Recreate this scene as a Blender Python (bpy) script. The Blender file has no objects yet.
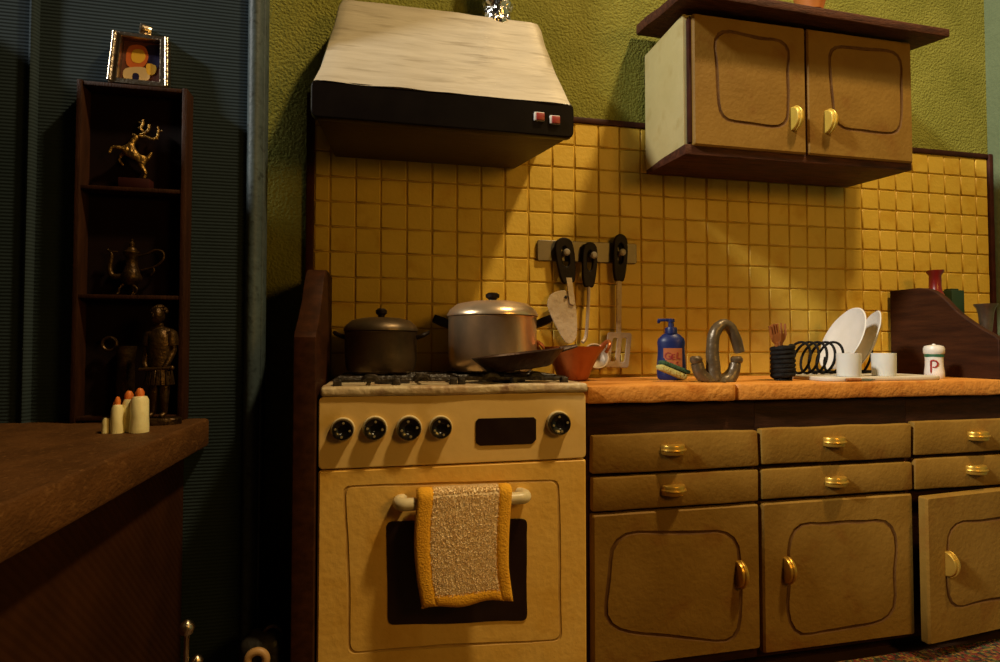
import bpy, bmesh, math, random
from mathutils import Vector, Matrix, noise
random.seed(7)
PI = math.pi
scene = bpy.context.scene
col = scene.collection

# ------------------------------------------------------------------ camera
F, CX, CY = 560.0, 500.0, 331.0            # focal length and centre in pixels of a 1000x662 frame
TH, PT = math.radians(12.1), math.atan(16 / 560)
CAM = Vector((0, -2.0, 1.03))
fwd = Vector((math.sin(TH) * math.cos(PT), math.cos(TH) * math.cos(PT), math.sin(PT)))
rgt = Vector((math.cos(TH), -math.sin(TH), 0))
upv = rgt.cross(fwd)
cd = bpy.data.cameras.new('camera'); cam = bpy.data.objects.new('camera', cd); col.objects.link(cam)
cd.sensor_width = 36; cd.lens = F / 1000 * 36; cd.clip_start = 0.02
cam.matrix_world = Matrix.Translation(CAM) @ Matrix((rgt, upv, -fwd)).transposed().to_4x4()
scene.camera = cam

# ------------------------------------------------------------------ world, lights, exposure
scene.view_settings.view_transform = 'Standard'
scene.view_settings.look = 'None'
scene.view_settings.gamma = 1
scene.view_settings.use_curve_mapping = False
scene.view_settings.exposure = 0.0
w = bpy.data.worlds.new('world'); scene.world = w; w.use_nodes = True
w.node_tree.nodes['Background'].inputs[0].default_value = (1, 0.62, 0.35, 1)
w.node_tree.nodes['Background'].inputs[1].default_value = 0.010
# warm bulb high in front, over the right-hand cabinets
kd = bpy.data.lights.new('warm_bulb', 'SPOT'); key = bpy.data.objects.new('warm_bulb', kd); col.objects.link(key)
key.location = (2.05, -1.785, 5.3)
kd.energy = 720; kd.color = (1.0, 0.72, 0.36); kd.shadow_soft_size = 0.16; kd.spot_size = math.radians(92); kd.spot_blend = 1.0
key.rotation_euler = (Vector((0.5, -0.2, 1.4)) - key.location).to_track_quat('-Z', 'Y').to_euler()
# cooler daylight from the left, slanting down
sd = bpy.data.lights.new('window_daylight', 'SUN'); sun = bpy.data.objects.new('window_daylight', sd); col.objects.link(sun)
sun.location = (-3, -2, 3.5)
sd.energy = 3.1; sd.color = (1.0, 0.96, 0.86); sd.angle = math.radians(6)
sun.rotation_euler = Vector((3.3, 1.0, -2.0)).to_track_quat('-Z', 'Y').to_euler()

# added warm fill light behind the camera, standing in for room bounce
rd_ = bpy.data.lights.new('warm_fill', 'AREA'); room = bpy.data.objects.new('warm_fill', rd_); col.objects.link(room)
rd_.shape = 'DISK'; rd_.size = 0.7; rd_.energy = 19; rd_.color = (1.0, 0.52, 0.09)
room.location = (1.9, -2.8, 2.0); room.rotation_euler = (Vector((0.3, 0, 0.9)) - room.location).to_track_quat('-Z', 'Y').to_euler()

# ------------------------------------------------------------------ pixel -> place helpers
def ray(x, y): return rgt * ((x - CX) / F) + upv * ((CY - y) / F) + fwd
def onY(x, y, d):
    r = ray(x, y); t = (-d - CAM.y) / r.y; return CAM + r * t
def onZ(x, y, z):
    r = ray(x, y); t = (z - CAM.z) / r.z; return CAM + r * t
def proj(p):
    q = Vector(p) - CAM; z = q.dot(fwd); return (CX + F * q.dot(rgt) / z, CY - F * q.dot(upv) / z, z)

# ------------------------------------------------------------------ materials
MATS = {}
def mat(name, c1, c2=None, ns=6, rough=0.6, metal=0.0, bump=0.0, bs=80, stretch=(1, 1, 1), lo=0.38, hi=0.66,
        spec=0.5, trans=0.0, sss=0.0, bdist=0.01, c3=None, n3=20, coat=0.0, wave=None):
    m = bpy.data.materials.new(name); m.use_nodes = True; MATS[name] = m
    N, L = m.node_tree.nodes, m.node_tree.links
    b = N['Principled BSDF']
    b.inputs['Roughness'].default_value = rough; b.inputs['Metallic'].default_value = metal
    b.inputs['Specular IOR Level'].default_value = spec
    b.inputs['Transmission Weight'].default_value = trans
    b.inputs['Coat Weight'].default_value = coat
    if sss: b.inputs['Subsurface Weight'].default_value = sss; b.inputs['Subsurface Radius'].default_value = (.02, .015, .01)
    tc = N.new('ShaderNodeTexCoord'); oi = N.new('ShaderNodeObjectInfo')
    sc = N.new('ShaderNodeVectorMath'); sc.operation = 'SCALE'; sc.inputs[0].default_value = (13, 7, 17); L.new(oi.outputs['Random'], sc.inputs['Scale'])
    ad = N.new('ShaderNodeVectorMath'); ad.operation = 'ADD'; L.new(tc.outputs['Object'], ad.inputs[0]); L.new(sc.outputs[0], ad.inputs[1])
    mp = N.new('ShaderNodeMapping'); mp.inputs['Scale'].default_value = stretch; L.new(ad.outputs[0], mp.inputs['Vector'])
    b.inputs['Base Color'].default_value = (*c1, 1)
    if c2 is not None:
        n = N.new('ShaderNodeTexNoise'); n.inputs['Scale'].default_value = ns; n.inputs['Detail'].default_value = 6; n.inputs['Roughness'].default_value = 0.6
        L.new(mp.outputs[0], n.inputs['Vector'])
        r = N.new('ShaderNodeValToRGB'); r.color_ramp.elements[0].position = lo; r.color_ramp.elements[1].position = hi
        r.color_ramp.elements[0].color = (*c1, 1); r.color_ramp.elements[1].color = (*c2, 1)
        L.new(n.outputs['Fac'], r.inputs[0]); out = r.outputs[0]
        if c3 is not None:
            n2 = N.new('ShaderNodeTexNoise'); n2.inputs['Scale'].default_value = n3; n2.inputs['Detail'].default_value = 4; L.new(mp.outputs[0], n2.inputs['Vector'])
            r2 = N.new('ShaderNodeValToRGB'); r2.color_ramp.elements[0].position = 0.56; r2.color_ramp.elements[1].position = 0.74
            r2.color_ramp.elements[0].color = (0, 0, 0, 1); r2.color_ramp.elements[1].color = (1, 1, 1, 1); L.new(n2.outputs['Fac'], r2.inputs[0])
            mx = N.new('ShaderNodeMix'); mx.data_type = 'RGBA'; L.new(r2.outputs[0], mx.inputs['Factor']); L.new(out, mx.inputs['A']); mx.inputs['B'].default_value = (*c3, 1); out = mx.outputs['Result']
        L.new(out, b.inputs['Base Color'])
    if bump:
        if wave:
            n = N.new('ShaderNodeTexWave'); n.wave_type = 'BANDS'; n.bands_direction = wave; n.inputs['Scale'].default_value = bs; n.inputs['Distortion'].default_value = 0.3
            L.new(tc.outputs['Object'], n.inputs['Vector'])
        else:
            n = N.new('ShaderNodeTexNoise'); n.inputs['Scale'].default_value = bs; n.inputs['Detail'].default_value = 3; L.new(mp.outputs[0], n.inputs['Vector'])
        bp = N.new('ShaderNodeBump'); bp.inputs['Strength'].default_value = bump; bp.inputs['Distance'].default_value = bdist
        L.new(n.outputs['Fac'], bp.inputs['Height']); L.new(bp.outputs[0], b.inputs['Normal'])
    return m

mat('green_wall', (.185, .185, .028), (.24, .235, .042), 5, rough=.85, bump=.8, bs=110, bdist=.010, spec=.2)
mat('pale_green_wall', (.13, .165, .085), (.15, .19, .10), 5, rough=.75, bump=.2, bs=60, spec=.2)
mat('blue_rib', (.017, .029, .037), (.024, .038, .047), 3, rough=.85, bump=.22, bs=33, wave='Z', bdist=.02, spec=.15)
mat('blue_post', (.040, .058, .064), (.058, .082, .088), 8, rough=.55, bump=.2, bs=50, c3=(.014, .02, .02), n3=45, spec=.3)
mat('tile', (.60, .40, .045), (.68, .46, .065), 4, rough=.5, bump=.3, bs=75, bdist=.005, c3=(.54, .31, .02), n3=9, spec=.3)
mat('grout', (.42, .25, .025), (.50, .31, .035), 14, rough=.9, spec=.2)
mat('dark_trim', (.030, .007, .004), (.05, .012, .007), 20, rough=.6, spec=.15)
mat('dark_wood', (.020, .006, .002), (.04, .013, .005), 10, rough=.6, bump=.2, bs=60, stretch=(1, 1, 6), spec=.15)
mat('crown_wood', (.045, .013, .006), (.10, .032, .014), 16, rough=.7, bump=.4, bs=60, stretch=(1, 6, 6), spec=.2)
mat('base_wood', (.030, .008, .003), (.085, .025, .010), 9, rough=.65, bump=.3, bs=50, stretch=(1, 6, 6), spec=.2)
mat('panel_wood', (.024, .007, .002), (.046, .014, .004), 5, rough=.6, bump=.1, bs=60, stretch=(6, 1, 9), spec=.12)
mat('cream', (.42, .35, .155), (.46, .39, .185), 7, rough=.5, bump=.15, bs=28, c3=(.37, .29, .11), n3=14)
mat('cab_paint', (.20, .105, .013), (.245, .135, .021), 6, rough=.62, bump=.4, bs=70, bdist=.004, c3=(.18, .075, .008), n3=8, spec=.22)
mat('door_groove', (.085, .034, .006), (.13, .060, .010), 20, rough=.7, spec=.2)
mat('stove_paint', (.76, .46, .090), (.82, .53, .13), 5, rough=.42, bump=.3, bs=50, bdist=.005, c3=(.66, .36, .045), n3=7, spec=.3)
mat('stove_panel', (.74, .50, .17), (.80, .56, .21), 4, rough=.36, bump=.1, bs=25, c3=(.62, .39, .09), n3=9, spec=.3)
mat('stove_groove', (.44, .25, .045), (.56, .34, .075), 15, rough=.7)
mat('stove_top', (.62, .52, .33), (.44, .30, .16), 9, rough=.45, bump=.6, bs=40, c3=(.18, .07, .04), n3=13)
mat('rust', (.14, .035, .018), (.24, .09, .04), 20, rough=.6)
mat('black_gloss', (.006, .005, .004), (.012, .010, .007), 20, rough=.22, bump=.08, bs=40)
mat('black_glass', (.012, .004, .003), (.018, .008, .005), 20, rough=.3, bump=.12, bs=22)
mat('hood_black', (.004, .0025, .002), (.006, .004, .003), 10, rough=.3, bump=.05, bs=30, spec=.18)
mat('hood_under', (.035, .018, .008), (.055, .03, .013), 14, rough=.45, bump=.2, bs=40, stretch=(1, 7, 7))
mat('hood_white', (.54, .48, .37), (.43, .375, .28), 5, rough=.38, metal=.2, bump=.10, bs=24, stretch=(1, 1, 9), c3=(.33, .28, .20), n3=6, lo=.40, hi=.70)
mat('hole_dot', (.25, .20, .10), rough=.6)
mat('dark_iron', (.012, .009, .007), (.04, .028, .018), 30, rough=.5, bump=.6, bs=70)
mat('aluminium', (.70, .52, .33), (.58, .42, .25), 12, rough=.28, metal=.8, bump=.04, bs=80)
mat('aluminium_dark', (.13, .09, .05), (.08, .055, .03), 12, rough=.4, metal=.75, bump=.08, bs=60)
mat('foil', (.85, .85, .84), (.65, .65, .64), 20, rough=.22, metal=1, bump=.8, bs=14, bdist=.05)
mat('silver', (.62, .52, .40), (.40, .31, .21), 20, rough=.28, metal=1, bump=.2, bs=120)
mat('bakelite', (.006, .003, .002), (.010, .005, .0035), 20, rough=.5, bump=.12, bs=60, spec=.12)
mat('copper', (.36, .10, .022), (.26, .065, .015), 9, rough=.36, metal=.5, bump=.1, bs=40)
mat('pan_brown', (.022, .009, .004), (.045, .018, .008), 16, rough=.45, metal=.3, bump=.25, bs=50, spec=.3)
mat('worn_white', (.50, .40, .26), (.40, .30, .18), 14, rough=.55, metal=.1, bump=.2, bs=60, c3=(.28, .19, .10), n3=40)
mat('spat_metal', (.42, .32, .21), (.30, .21, .13), 14, rough=.5, metal=.25, bump=.2, bs=60)
mat('rail_grey', (.10, .082, .052), (.14, .115, .075), 8, rough=.4, metal=.3)
mat('peg_grey', (.25, .22, .18), rough=.4)
mat('worktop', (.52, .20, .030), (.62, .27, .050), 9, rough=.45, bump=.4, bs=60, c3=(.42, .135, .015), n3=16, spec=.35)
mat('gold', (.62, .38, .06), (.52, .30, .04), 20, rough=.32, metal=.7)
mat('gold_paint', (.62, .44, .07), (.54, .36, .05), 20, rough=.4, metal=.25)
mat('yellow_cloth', (.85, .44, .02), (.78, .38, .015), 20, rough=.9, bump=.4, bs=220)
mat('terry', (.90, .72, .46), (.94, .80, .56), 60, rough=.95, spec=.1)
mat('handle_cream', (.70, .62, .40), (.62, .52, .30), 12, rough=.35)
mat('blue_plastic', (.006, .012, .07), (.008, .016, .085), 10, rough=.4, spec=.3)
mat('orange_label', (.32, .085, .012), (.38, .10, .018), 10, rough=.7)
mat('red_ink', (.26, .018, .012), rough=.6)
mat('sponge_yellow', (.40, .36, .10), (.30, .26, .07), 40, rough=.95, bump=.8, bs=120)
mat('sponge_green', (.018, .06, .02), (.03, .08, .03), 60, rough=.95, bump=.8, bs=160)
mat('clay_grey', (.115, .080, .040), (.075, .050, .024), 14, rough=.35, metal=.3, bump=.35, bs=35)
mat('black_wire', (.005, .005, .0045), (.011, .010, .009), 40, rough=.7, bump=.4, bs=200, spec=.12)
mat('fork_wood', (.30, .10, .018), (.17, .05, .01), 25, rough=.5, stretch=(3, 3, .6))
mat('white_clay', (.62, .60, .56), (.56, .54, .49), 12, rough=.5, bump=.1, bs=40)
mat('tray_white', (.55, .50, .40), (.48, .42, .32), 10, rough=.55)
mat('frost', (.76, .76, .71), (.70, .70, .65), 10, rough=.4, trans=.2, spec=.4, sss=.2)
mat('shaker_white', (.66, .62, .56), (.60, .56, .49), 10, rough=.38, bump=.1, bs=40)
mat('green_paint', (.015, .10, .045), rough=.5)
mat('red_paint', (.27, .014, .010), rough=.45)
mat('red_glass', (.14, .006, .004), (.18, .010, .006), 10, rough=.3)
mat('green_box', (.006, .03, .010), (.009, .04, .015), 10, rough=.6)
mat('pewter', (.20, .15, .10), (.13, .09, .055), 14, rough=.35, metal=.8)
mat('old_gold', (.55, .34, .09), (.09, .045, .012), 60, rough=.38, metal=.8, bump=.6, bs=110)
mat('bronze', (.075, .040, .012), (.025, .013, .004), 28, rough=.4, metal=.7, bump=.3, bs=90, spec=.3)
mat('dark_red', (.030, .004, .003), (.025, .003, .002), 10, rough=.7, spec=.2)
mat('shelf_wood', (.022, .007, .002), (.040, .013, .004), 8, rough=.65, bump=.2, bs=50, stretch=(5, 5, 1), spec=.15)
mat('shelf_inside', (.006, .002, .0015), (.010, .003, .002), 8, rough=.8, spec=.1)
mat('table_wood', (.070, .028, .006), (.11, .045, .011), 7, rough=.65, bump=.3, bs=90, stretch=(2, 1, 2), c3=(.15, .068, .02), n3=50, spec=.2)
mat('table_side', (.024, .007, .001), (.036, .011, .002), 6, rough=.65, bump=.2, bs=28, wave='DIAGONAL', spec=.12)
mat('candle_wax', (.78, .70, .36), (.84, .77, .44), 12, rough=.4, sss=.15, bump=.25, bs=30)
mat('candle_tip', (.70, .20, .03), (.60, .12, .02), 30, rough=.4)
mat('floor_dark', (.05, .022, .010), (.08, .035, .016), 5, rough=.6, stretch=(1, 6, 1))
mat('orange_pot', (.60, .20, .04), rough=.5)
mat('pic_bg', (.10, .03, .02), rough=.4)
mat('pic_yellow', (.75, .45, .05), rough=.4)
mat('pic_orange', (.55, .13, .03), rough=.4)
mat('pic_blue', (.015, .012, .06), rough=.4)
mat('pic_cream', (.60, .45, .25), rough=.4)
mat('tan_wood', (.42, .24, .09), (.34, .18, .06), 12, rough=.5)
mat('leather_dark', (.012, .010, .008), (.02, .017, .013), 20, rough=.5, bump=.3, bs=60)
# woven rug: small coloured knots in rows
def rug_mat():
    m = bpy.data.materials.new('rug_weave'); m.use_nodes = True; MATS['rug_weave'] = m
    N, L = m.node_tree.nodes, m.node_tree.links; b = N['Principled BSDF']; b.inputs['Roughness'].default_value = .95
    tc = N.new('ShaderNodeTexCoord'); v = N.new('ShaderNodeTexVoronoi'); v.inputs['Scale'].default_value = 110; v.inputs['Randomness'].default_value = 0.35
    L.new(tc.outputs['Object'], v.inputs['Vector'])
    s = N.new('ShaderNodeSeparateColor'); L.new(v.outputs['Color'], s.inputs[0])
    r = N.new('ShaderNodeValToRGB'); r.color_ramp.interpolation = 'CONSTANT'
    cols = [(.16, .015, .01), (.26, .15, .025), (.05, .07, .02), (.20, .05, .015), (.03, .015, .01)]
    r.color_ramp.elements[0].color = (*cols[0], 1); r.color_ramp.elements[1].position = .2; r.color_ramp.elements[1].color = (*cols[1], 1)
    for i in (2, 3, 4):
        e = r.color_ramp.elements.new(.2 * i); e.color = (*cols[i], 1)
    L.new(s.outputs[0], r.inputs[0]); L.new(r.outputs[0], b.inputs['Base Color'])
    bp = N.new('ShaderNodeBump'); bp.invert = True; bp.inputs['Strength'].default_value = .8; bp.inputs['Distance'].default_value = .01
    L.new(v.outputs['Distance'], bp.inputs['Height']); L.new(bp.outputs[0], b.inputs['Normal'])
rug_mat()

# ------------------------------------------------------------------ mesh helpers
ID = Matrix.Identity(4)
def T(x, y=0, z=0): return Matrix.Translation(Vector((x, y, z)) if not isinstance(x, Vector) else x)
def R(a, ax): return Matrix.Rotation(math.radians(a), 4, ax)
def S(x, y, z): return Matrix.Diagonal((x, y, z, 1))

def add(bm, vs, fs, mi=0, M=ID):
    bv = [bm.verts.new(M @ Vector(v)) for v in vs]
    for f in fs:
        try:
            fc = bm.faces.new([bv[i] for i in f]); fc.material_index = mi
        except ValueError: pass
    return bv

def box(bm, x0, x1, y0, y1, z0, z1, bev=0.0, seg=2, mi=0, M=ID):
    t = bmesh.new(); bmesh.ops.create_cube(t, size=1)
    for v in t.verts: v.co = Vector(((x0 + x1) / 2 + v.co.x * (x1 - x0), (y0 + y1) / 2 + v.co.y * (y1 - y0), (z0 + z1) / 2 + v.co.z * (z1 - z0)))
    if bev: bmesh.ops.bevel(t, geom=list(t.edges), offset=bev, segments=seg, profile=.5, affect='EDGES')
    t.verts.index_update(); add(bm, [v.co.copy() for v in t.verts], [[v.index for v in f.verts] for f in t.faces], mi, M); t.free()

def hexa(bm, p, bev=0.0, mi=0, seg=2):
    """eight corners: bottom (front-left, front-right, back-right, back-left), then top in the same order"""
    t = bmesh.new(); v = [t.verts.new(Vector(q)) for q in p]
    for f in ((3, 2, 1, 0), (4, 5, 6, 7), (0, 1, 5, 4), (1, 2, 6, 5), (2, 3, 7, 6), (3, 0, 4, 7)): t.faces.new([v[i] for i in f])
    if bev: bmesh.ops.bevel(t, geom=list(t.edges), offset=bev, segments=seg, profile=.5, affect='EDGES')
    t.verts.index_update(); add(bm, [v.co.copy() for v in t.verts], [[v.index for v in f.verts] for f in t.faces], mi); t.free()

def lathe(bm, prof, n=32, M=ID, mi=0, sx=1, sy=1):
    vs, fs, rings = [], [], []
    for r, z in prof:
        if r < 1e-6: rings.append([len(vs)]); vs.append((0, 0, z))
        else:
            rings.append(list(range(len(vs), len(vs) + n)))
            vs += [(r * sx * math.cos(2 * PI * i / n), r * sy * math.sin(2 * PI * i / n), z) for i in range(n)]
    for a, b in zip(rings, rings[1:]):
        for i in range(n):
            j = (i + 1) % n
            if len(a) == 1 and len(b) == 1: continue
            if len(a) == 1: fs.append((a[0], b[j], b[i]))
            elif len(b) == 1: fs.append((a[i], a[j], b[0]))
            else: fs.append((a[i], a[j], b[j], b[i]))
    if len(rings[0]) > 1: fs.append(rings[0][::-1])
    if len(rings[-1]) > 1: fs.append(rings[-1])
    add(bm, vs, fs, mi, M)

def ball(bm, c, r, n=16, mi=0, sx=1, sy=1, sz=1, M=ID):
    k = n // 2
    lathe(bm, [(r * math.sin(PI * i / k), -r * sz * math.cos(PI * i / k)) for i in range(k + 1)], n, M @ T(*c), mi, sx, sy)

def cr(pts, k=6, closed=False):
    """Catmull-Rom through the points"""
    P = [Vector(p) for p in pts]; n = len(P); out = []
    for i in range(n if closed else n - 1):
        g = (lambda q: P[q % n]) if closed else (lambda q: P[max(0, min(n - 1, q))])
        a, b, c, d = g(i - 1), g(i), g(i + 1), g(i + 2)
        for s in range(k):
            t = s / k
            out.append(.5 * (2 * b + (c - a) * t + (2 * a - 5 * b + 4 * c - d) * t * t + (3 * b - a - 3 * c + d) * t ** 3))
    if not closed: out.append(P[-1])
    return out

def tube(bm, pts, r, n=10, mi=0, M=ID, closed=False, flat=1.0):
    P = [Vector(p) for p in pts]; m = len(P)
    rad = r if isinstance(r, (list, tuple)) else [r] * m
    if len(rad) != m:
        rad = [rad[min(len(rad) - 1, int(i * (len(rad) - 1) / max(1, m - 1)))] * (1 - (i * (len(rad) - 1) / max(1, m - 1)) % 1) + rad[min(len(rad) - 1, int(i * (len(rad) - 1) / max(1, m - 1)) + 1)] * ((i * (len(rad) - 1) / max(1, m - 1)) % 1) for i in range(m)]
    tg = []
    for i in range(m):
        a = P[(i - 1) % m] if closed or i else P[0]; b = P[(i + 1) % m] if closed or i < m - 1 else P[-1]
        tg.append((b - a).normalized())
    nrm = tg[0].orthogonal().normalized(); vs, fs = [], []
    for i in range(m):
        nrm = (nrm - tg[i] * nrm.dot(tg[i])).normalized(); bn = tg[i].cross(nrm)
        for j in range(n):
            a = 2 * PI * j / n; vs.append(P[i] + (nrm * math.cos(a) + bn * math.sin(a) * flat) * rad[i])
    for i in range(m if closed else m - 1):
        for j in range(n):
            i2 = (i + 1) % m; fs.append((i * n + j, i * n + (j + 1) % n, i2 * n + (j + 1) % n, i2 * n + j))
    if not closed: fs.append(tuple(range(n))[::-1]); fs.append(tuple((m - 1) * n + j for j in range(n)))
    add(bm, vs, fs, mi, M)

def eval_mesh(o):
    dg = bpy.context.evaluated_depsgraph_get(); me = bpy.data.meshes.new_from_object(o.evaluated_get(dg)); return me
def add_mesh(bm, me, M=ID, mi=0):
    add(bm, [v.co.copy() for v in me.vertices], [tuple(p.vertices) for p in me.polygons], mi, M)

def plate(bm, loops, t, bev=0.0, M=ID, mi=0):
    """flat sheet in XY from outlines (inner loops are holes), thickness t along Z, centred"""
    cu = bpy.data.curves.new('outline', 'CURVE'); cu.dimensions = '2D'; cu.fill_mode = 'BOTH'; cu.extrude = t / 2 - bev; cu.bevel_depth = bev; cu.bevel_resolution = 1; cu.offset = -bev
    for lp in loops:
        s = cu.splines.new('POLY'); s.points.add(len(lp) - 1); s.use_cyclic_u = True
        for p, q in zip(s.points, lp): p.co = (q[0], q[1], 0, 1)
    o = bpy.data.objects.new('outline', cu); col.objects.link(o); bpy.context.view_layer.update()
    me = eval_mesh(o); add_mesh(bm, me, M, mi)
    bpy.data.objects.remove(o); bpy.data.curves.remove(cu); bpy.data.meshes.remove(me)

def skin(bm, verts, edges, radii, sub=2, M=ID, mi=0, root=0):
    me = bpy.data.meshes.new('sk'); me.from_pydata([Vector(v) for v in verts], edges, []); o = bpy.data.objects.new('sk', me); col.objects.link(o)
    o.modifiers.new('s', 'SKIN'); md = o.modifiers.new('u', 'SUBSURF'); md.levels = sub; md.render_levels = sub
    if not me.skin_vertices: me.attributes.new  # the modifier adds the layer
    bpy.context.view_layer.update()
    sv = me.skin_vertices[0].data
    for i, r in enumerate(radii): sv[i].radius = (r, r) if not isinstance(r, tuple) else r; sv[i].use_root = (i == root)
    bpy.context.view_layer.update()
    m2 = eval_mesh(o); add_mesh(bm, m2, M, mi)
    bpy.data.objects.remove(o); bpy.data.meshes.remove(me); bpy.data.meshes.remove(m2)

def text(bm, s, size, M=ID, depth=.0006, mi=0):
    cu = bpy.data.curves.new('t', 'FONT'); cu.body = s; cu.size = size; cu.align_x = 'CENTER'; cu.extrude = depth
    o = bpy.data.objects.new('t', cu); col.objects.link(o); bpy.context.view_layer.update()
    me = eval_mesh(o); add_mesh(bm, me, M, mi); bpy.data.objects.remove(o)

def rquad(c, r, nc=5, ns=6, wob=0.0, seed=0):
    """rounded outline of a quad given by four corners, always 4*(nc+ns) points"""
    c = [Vector((p[0], p[1])) for p in c]; out = []
    for i in range(4):
        a, b, d = c[i - 1], c[i], c[(i + 1) % 4]
        u, v = (a - b).normalized(), (d - b).normalized(); s, e = b + u * r, b + v * r
        for k in range(nc):
            t = k / (nc - 1); out.append((1 - t) ** 2 * s + 2 * t * (1 - t) * b + t * t * e)
        nx = d + (b - d).normalized() * r
        for k in range(ns): out.append(e.lerp(nx, (k + 1) / (ns + 1)))
    if wob:
        out = [p + Vector((noise.noise(Vector((p.x * 9, p.y * 9, seed))), noise.noise(Vector((p.x * 9, p.y * 9, seed + 5))))) * wob for p in out]
    return out

def groove_door(bm, outer, inner, t, r=.05, gw=.010, gd=.004, edge=.006, wob=.004, seed=0, pillow=.001, mg=1, solid=True):
    """board in the XZ plane, front at y=0 facing -Y, back at y=t, with a rounded groove cut into its face"""
    def scale(l, k):   # move a loop towards its centre by k
        cx = sum(p.x for p in l) / len(l); cz = sum(p.y for p in l) / len(l)
        return [p + (Vector((cx, cz)) - p).normalized() * k for p in l]
    O = rquad(outer, edge * 1.2); O2 = rquad([Vector(p) + (Vector((sum(q[0] for q in outer) / 4, sum(q[1] for q in outer) / 4)) - Vector(p)).normalized() * edge * 1.2 for p in outer], edge)
    I = rquad(inner, r, wob=wob, seed=seed)
    loops = [(O, t, 0), (O, edge, 0), (O2, 0, 0), (I, 0, 0), (scale(I, gw * .3), gd, mg), (scale(I, gw * .7), gd, mg), (scale(I, gw), 0, mg), (scale(I, gw * 3), -pillow, 0)]
    vs, fs, mis = [], [], []; n = len(O)
    for l, y, _ in loops: vs += [(p.x, y, p.y) for p in l]
    bv = [bm.verts.new(v) for v in vs]
    for a in range(len(loops) - 1):
        for i in range(n):
            j = (i + 1) % n; f = bm.faces.new([bv[a * n + i], bv[a * n + j], bv[(a + 1) * n + j], bv[(a + 1) * n + i]]); f.material_index = loops[a + 1][2]
    f = bm.faces.new([bv[(len(loops) - 1) * n + i] for i in range(n)]); f.material_index = 0
    bm.faces.new([bv[i] for i in range(n)][::-1])

def rough_up(bm, amp, sc, seed=0, cuts=0):
    if cuts: bmesh.ops.subdivide_edges(bm, edges=[e for e in bm.edges if e.calc_length() > .06], cuts=cuts, use_grid_fill=True)
    for v in bm.verts:
        p = v.co * sc + Vector((seed, seed * 1.7, 0)); v.co += Vector((noise.noise(p), noise.noise(p + Vector((9, 0, 0))), noise.noise(p + Vector((0, 9, 0))))) * amp

def xform(bm, M):
    for v in bm.verts: v.co = M @ v.co

def mk(name, bm, mats, parent=None, off=None, ang=38, smooth=True, loc=None):
    if off is not None:
        for v in bm.verts: v.co -= off
    bmesh.ops.recalc_face_normals(bm, faces=list(bm.faces))
    me = bpy.data.meshes.new(name); bm.to_mesh(me); bm.free()
    for m in ([mats] if isinstance(mats, str) else mats): me.materials.append(MATS[m])
    if smooth:
        me.polygons.foreach_set('use_smooth', [True] * len(me.polygons)); me.set_sharp_from_angle(angle=math.radians(ang))
    o = bpy.data.objects.new(name, me); col.objects.link(o)
    if parent is not None: o.parent = parent
    if loc is not None: o.location = loc
    return o
def tag(o, label=None, cat=None, group=None, kind=None):
    if label: o['label'] = label
    if cat: o['category'] = cat
    if group: o['group'] = group
    if kind: o['kind'] = kind
    return o
class Thing:
    """an Empty at the thing's base; parts are modelled in world coordinates and stored relative to it"""
    def __init__(s, name, label, cat, loc=(0, 0, 0), group=None):
        s.o = bpy.data.objects.new(name, None); col.objects.link(s.o); s.o.location = loc; s.o.empty_display_size = .05
        s.off = Vector(loc); tag(s.o, label, cat, group)
    def part(s, name, bm, mats, parent=None, ang=38, label=None):
        o = mk(name, bm, mats, parent or s.o, s.off, ang)
        if label: o['label'] = label
        return o
def B(): return bmesh.new()
def single(name, bm, mats, label, cat, base, group=None, ang=38):
    o = mk(name, bm, mats, None, Vector(base), ang, loc=base); return tag(o, label, cat, group)
def struct(name, bm, mats, parent=None):
    o = mk(name, bm, mats, parent)
    if parent is None: o['kind'] = 'structure'
    return o

# ================================================================== SETTING
CT = 0.916                        # worktop height
XR = 2.695                        # right-hand wall
bm = B(); box(bm, -1.31, XR, 0, .06, 0, 2.9); wall = struct('wall_back', bm, 'green_wall')
bm = B(); box(bm, XR, XR + .06, -2.6, .06, 0, 2.9); struct('wall_right', bm, 'pale_green_wall')
bm = B(); box(bm, -1.31, XR + .06, -3.2, .06, -.05, 0); struct('floor', bm, 'floor_dark')
DB = .30                          # the blue partition stands in front of the green wall
xa, xb = onY(246, 200, DB).x, onY(262.5, 200, DB).x
bm = B(); box(bm, -1.25, xa + .01, -DB, -DB + .045, 0, 2.9); struct('wall_middle', bm, 'blue_rib')
# low side wall out of view, added to block the lower daylight
bm = B(); box(bm, -1.31, -1.25, -3.2, 0, 0, 2.0); struct('shade_wall_left', bm, 'blue_rib')
bm = B()
lathe(bm, [(.028, 0), (.028, 2.9)], 20, T((xa + xb) / 2, -DB + .004, 0), 0, (xb - xa) / 2 / .028, 1.0)
box(bm, xb - .016, xb + .004, -DB - .004, -DB + .052, 0, 2.9, .003)
struct('trim_1', bm, 'blue_post')
xc, xd = onY(27, 200, DB).x, onY(36, 200, DB).x
bm = B(); lathe(bm, [(.02, 0), (.02, 2.9)], 16, T((xc + xd) / 2, -DB, 0), 0, (xd - xc) / 2 / .02, 1.0); struct('trim_2', bm, 'blue_rib')

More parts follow.
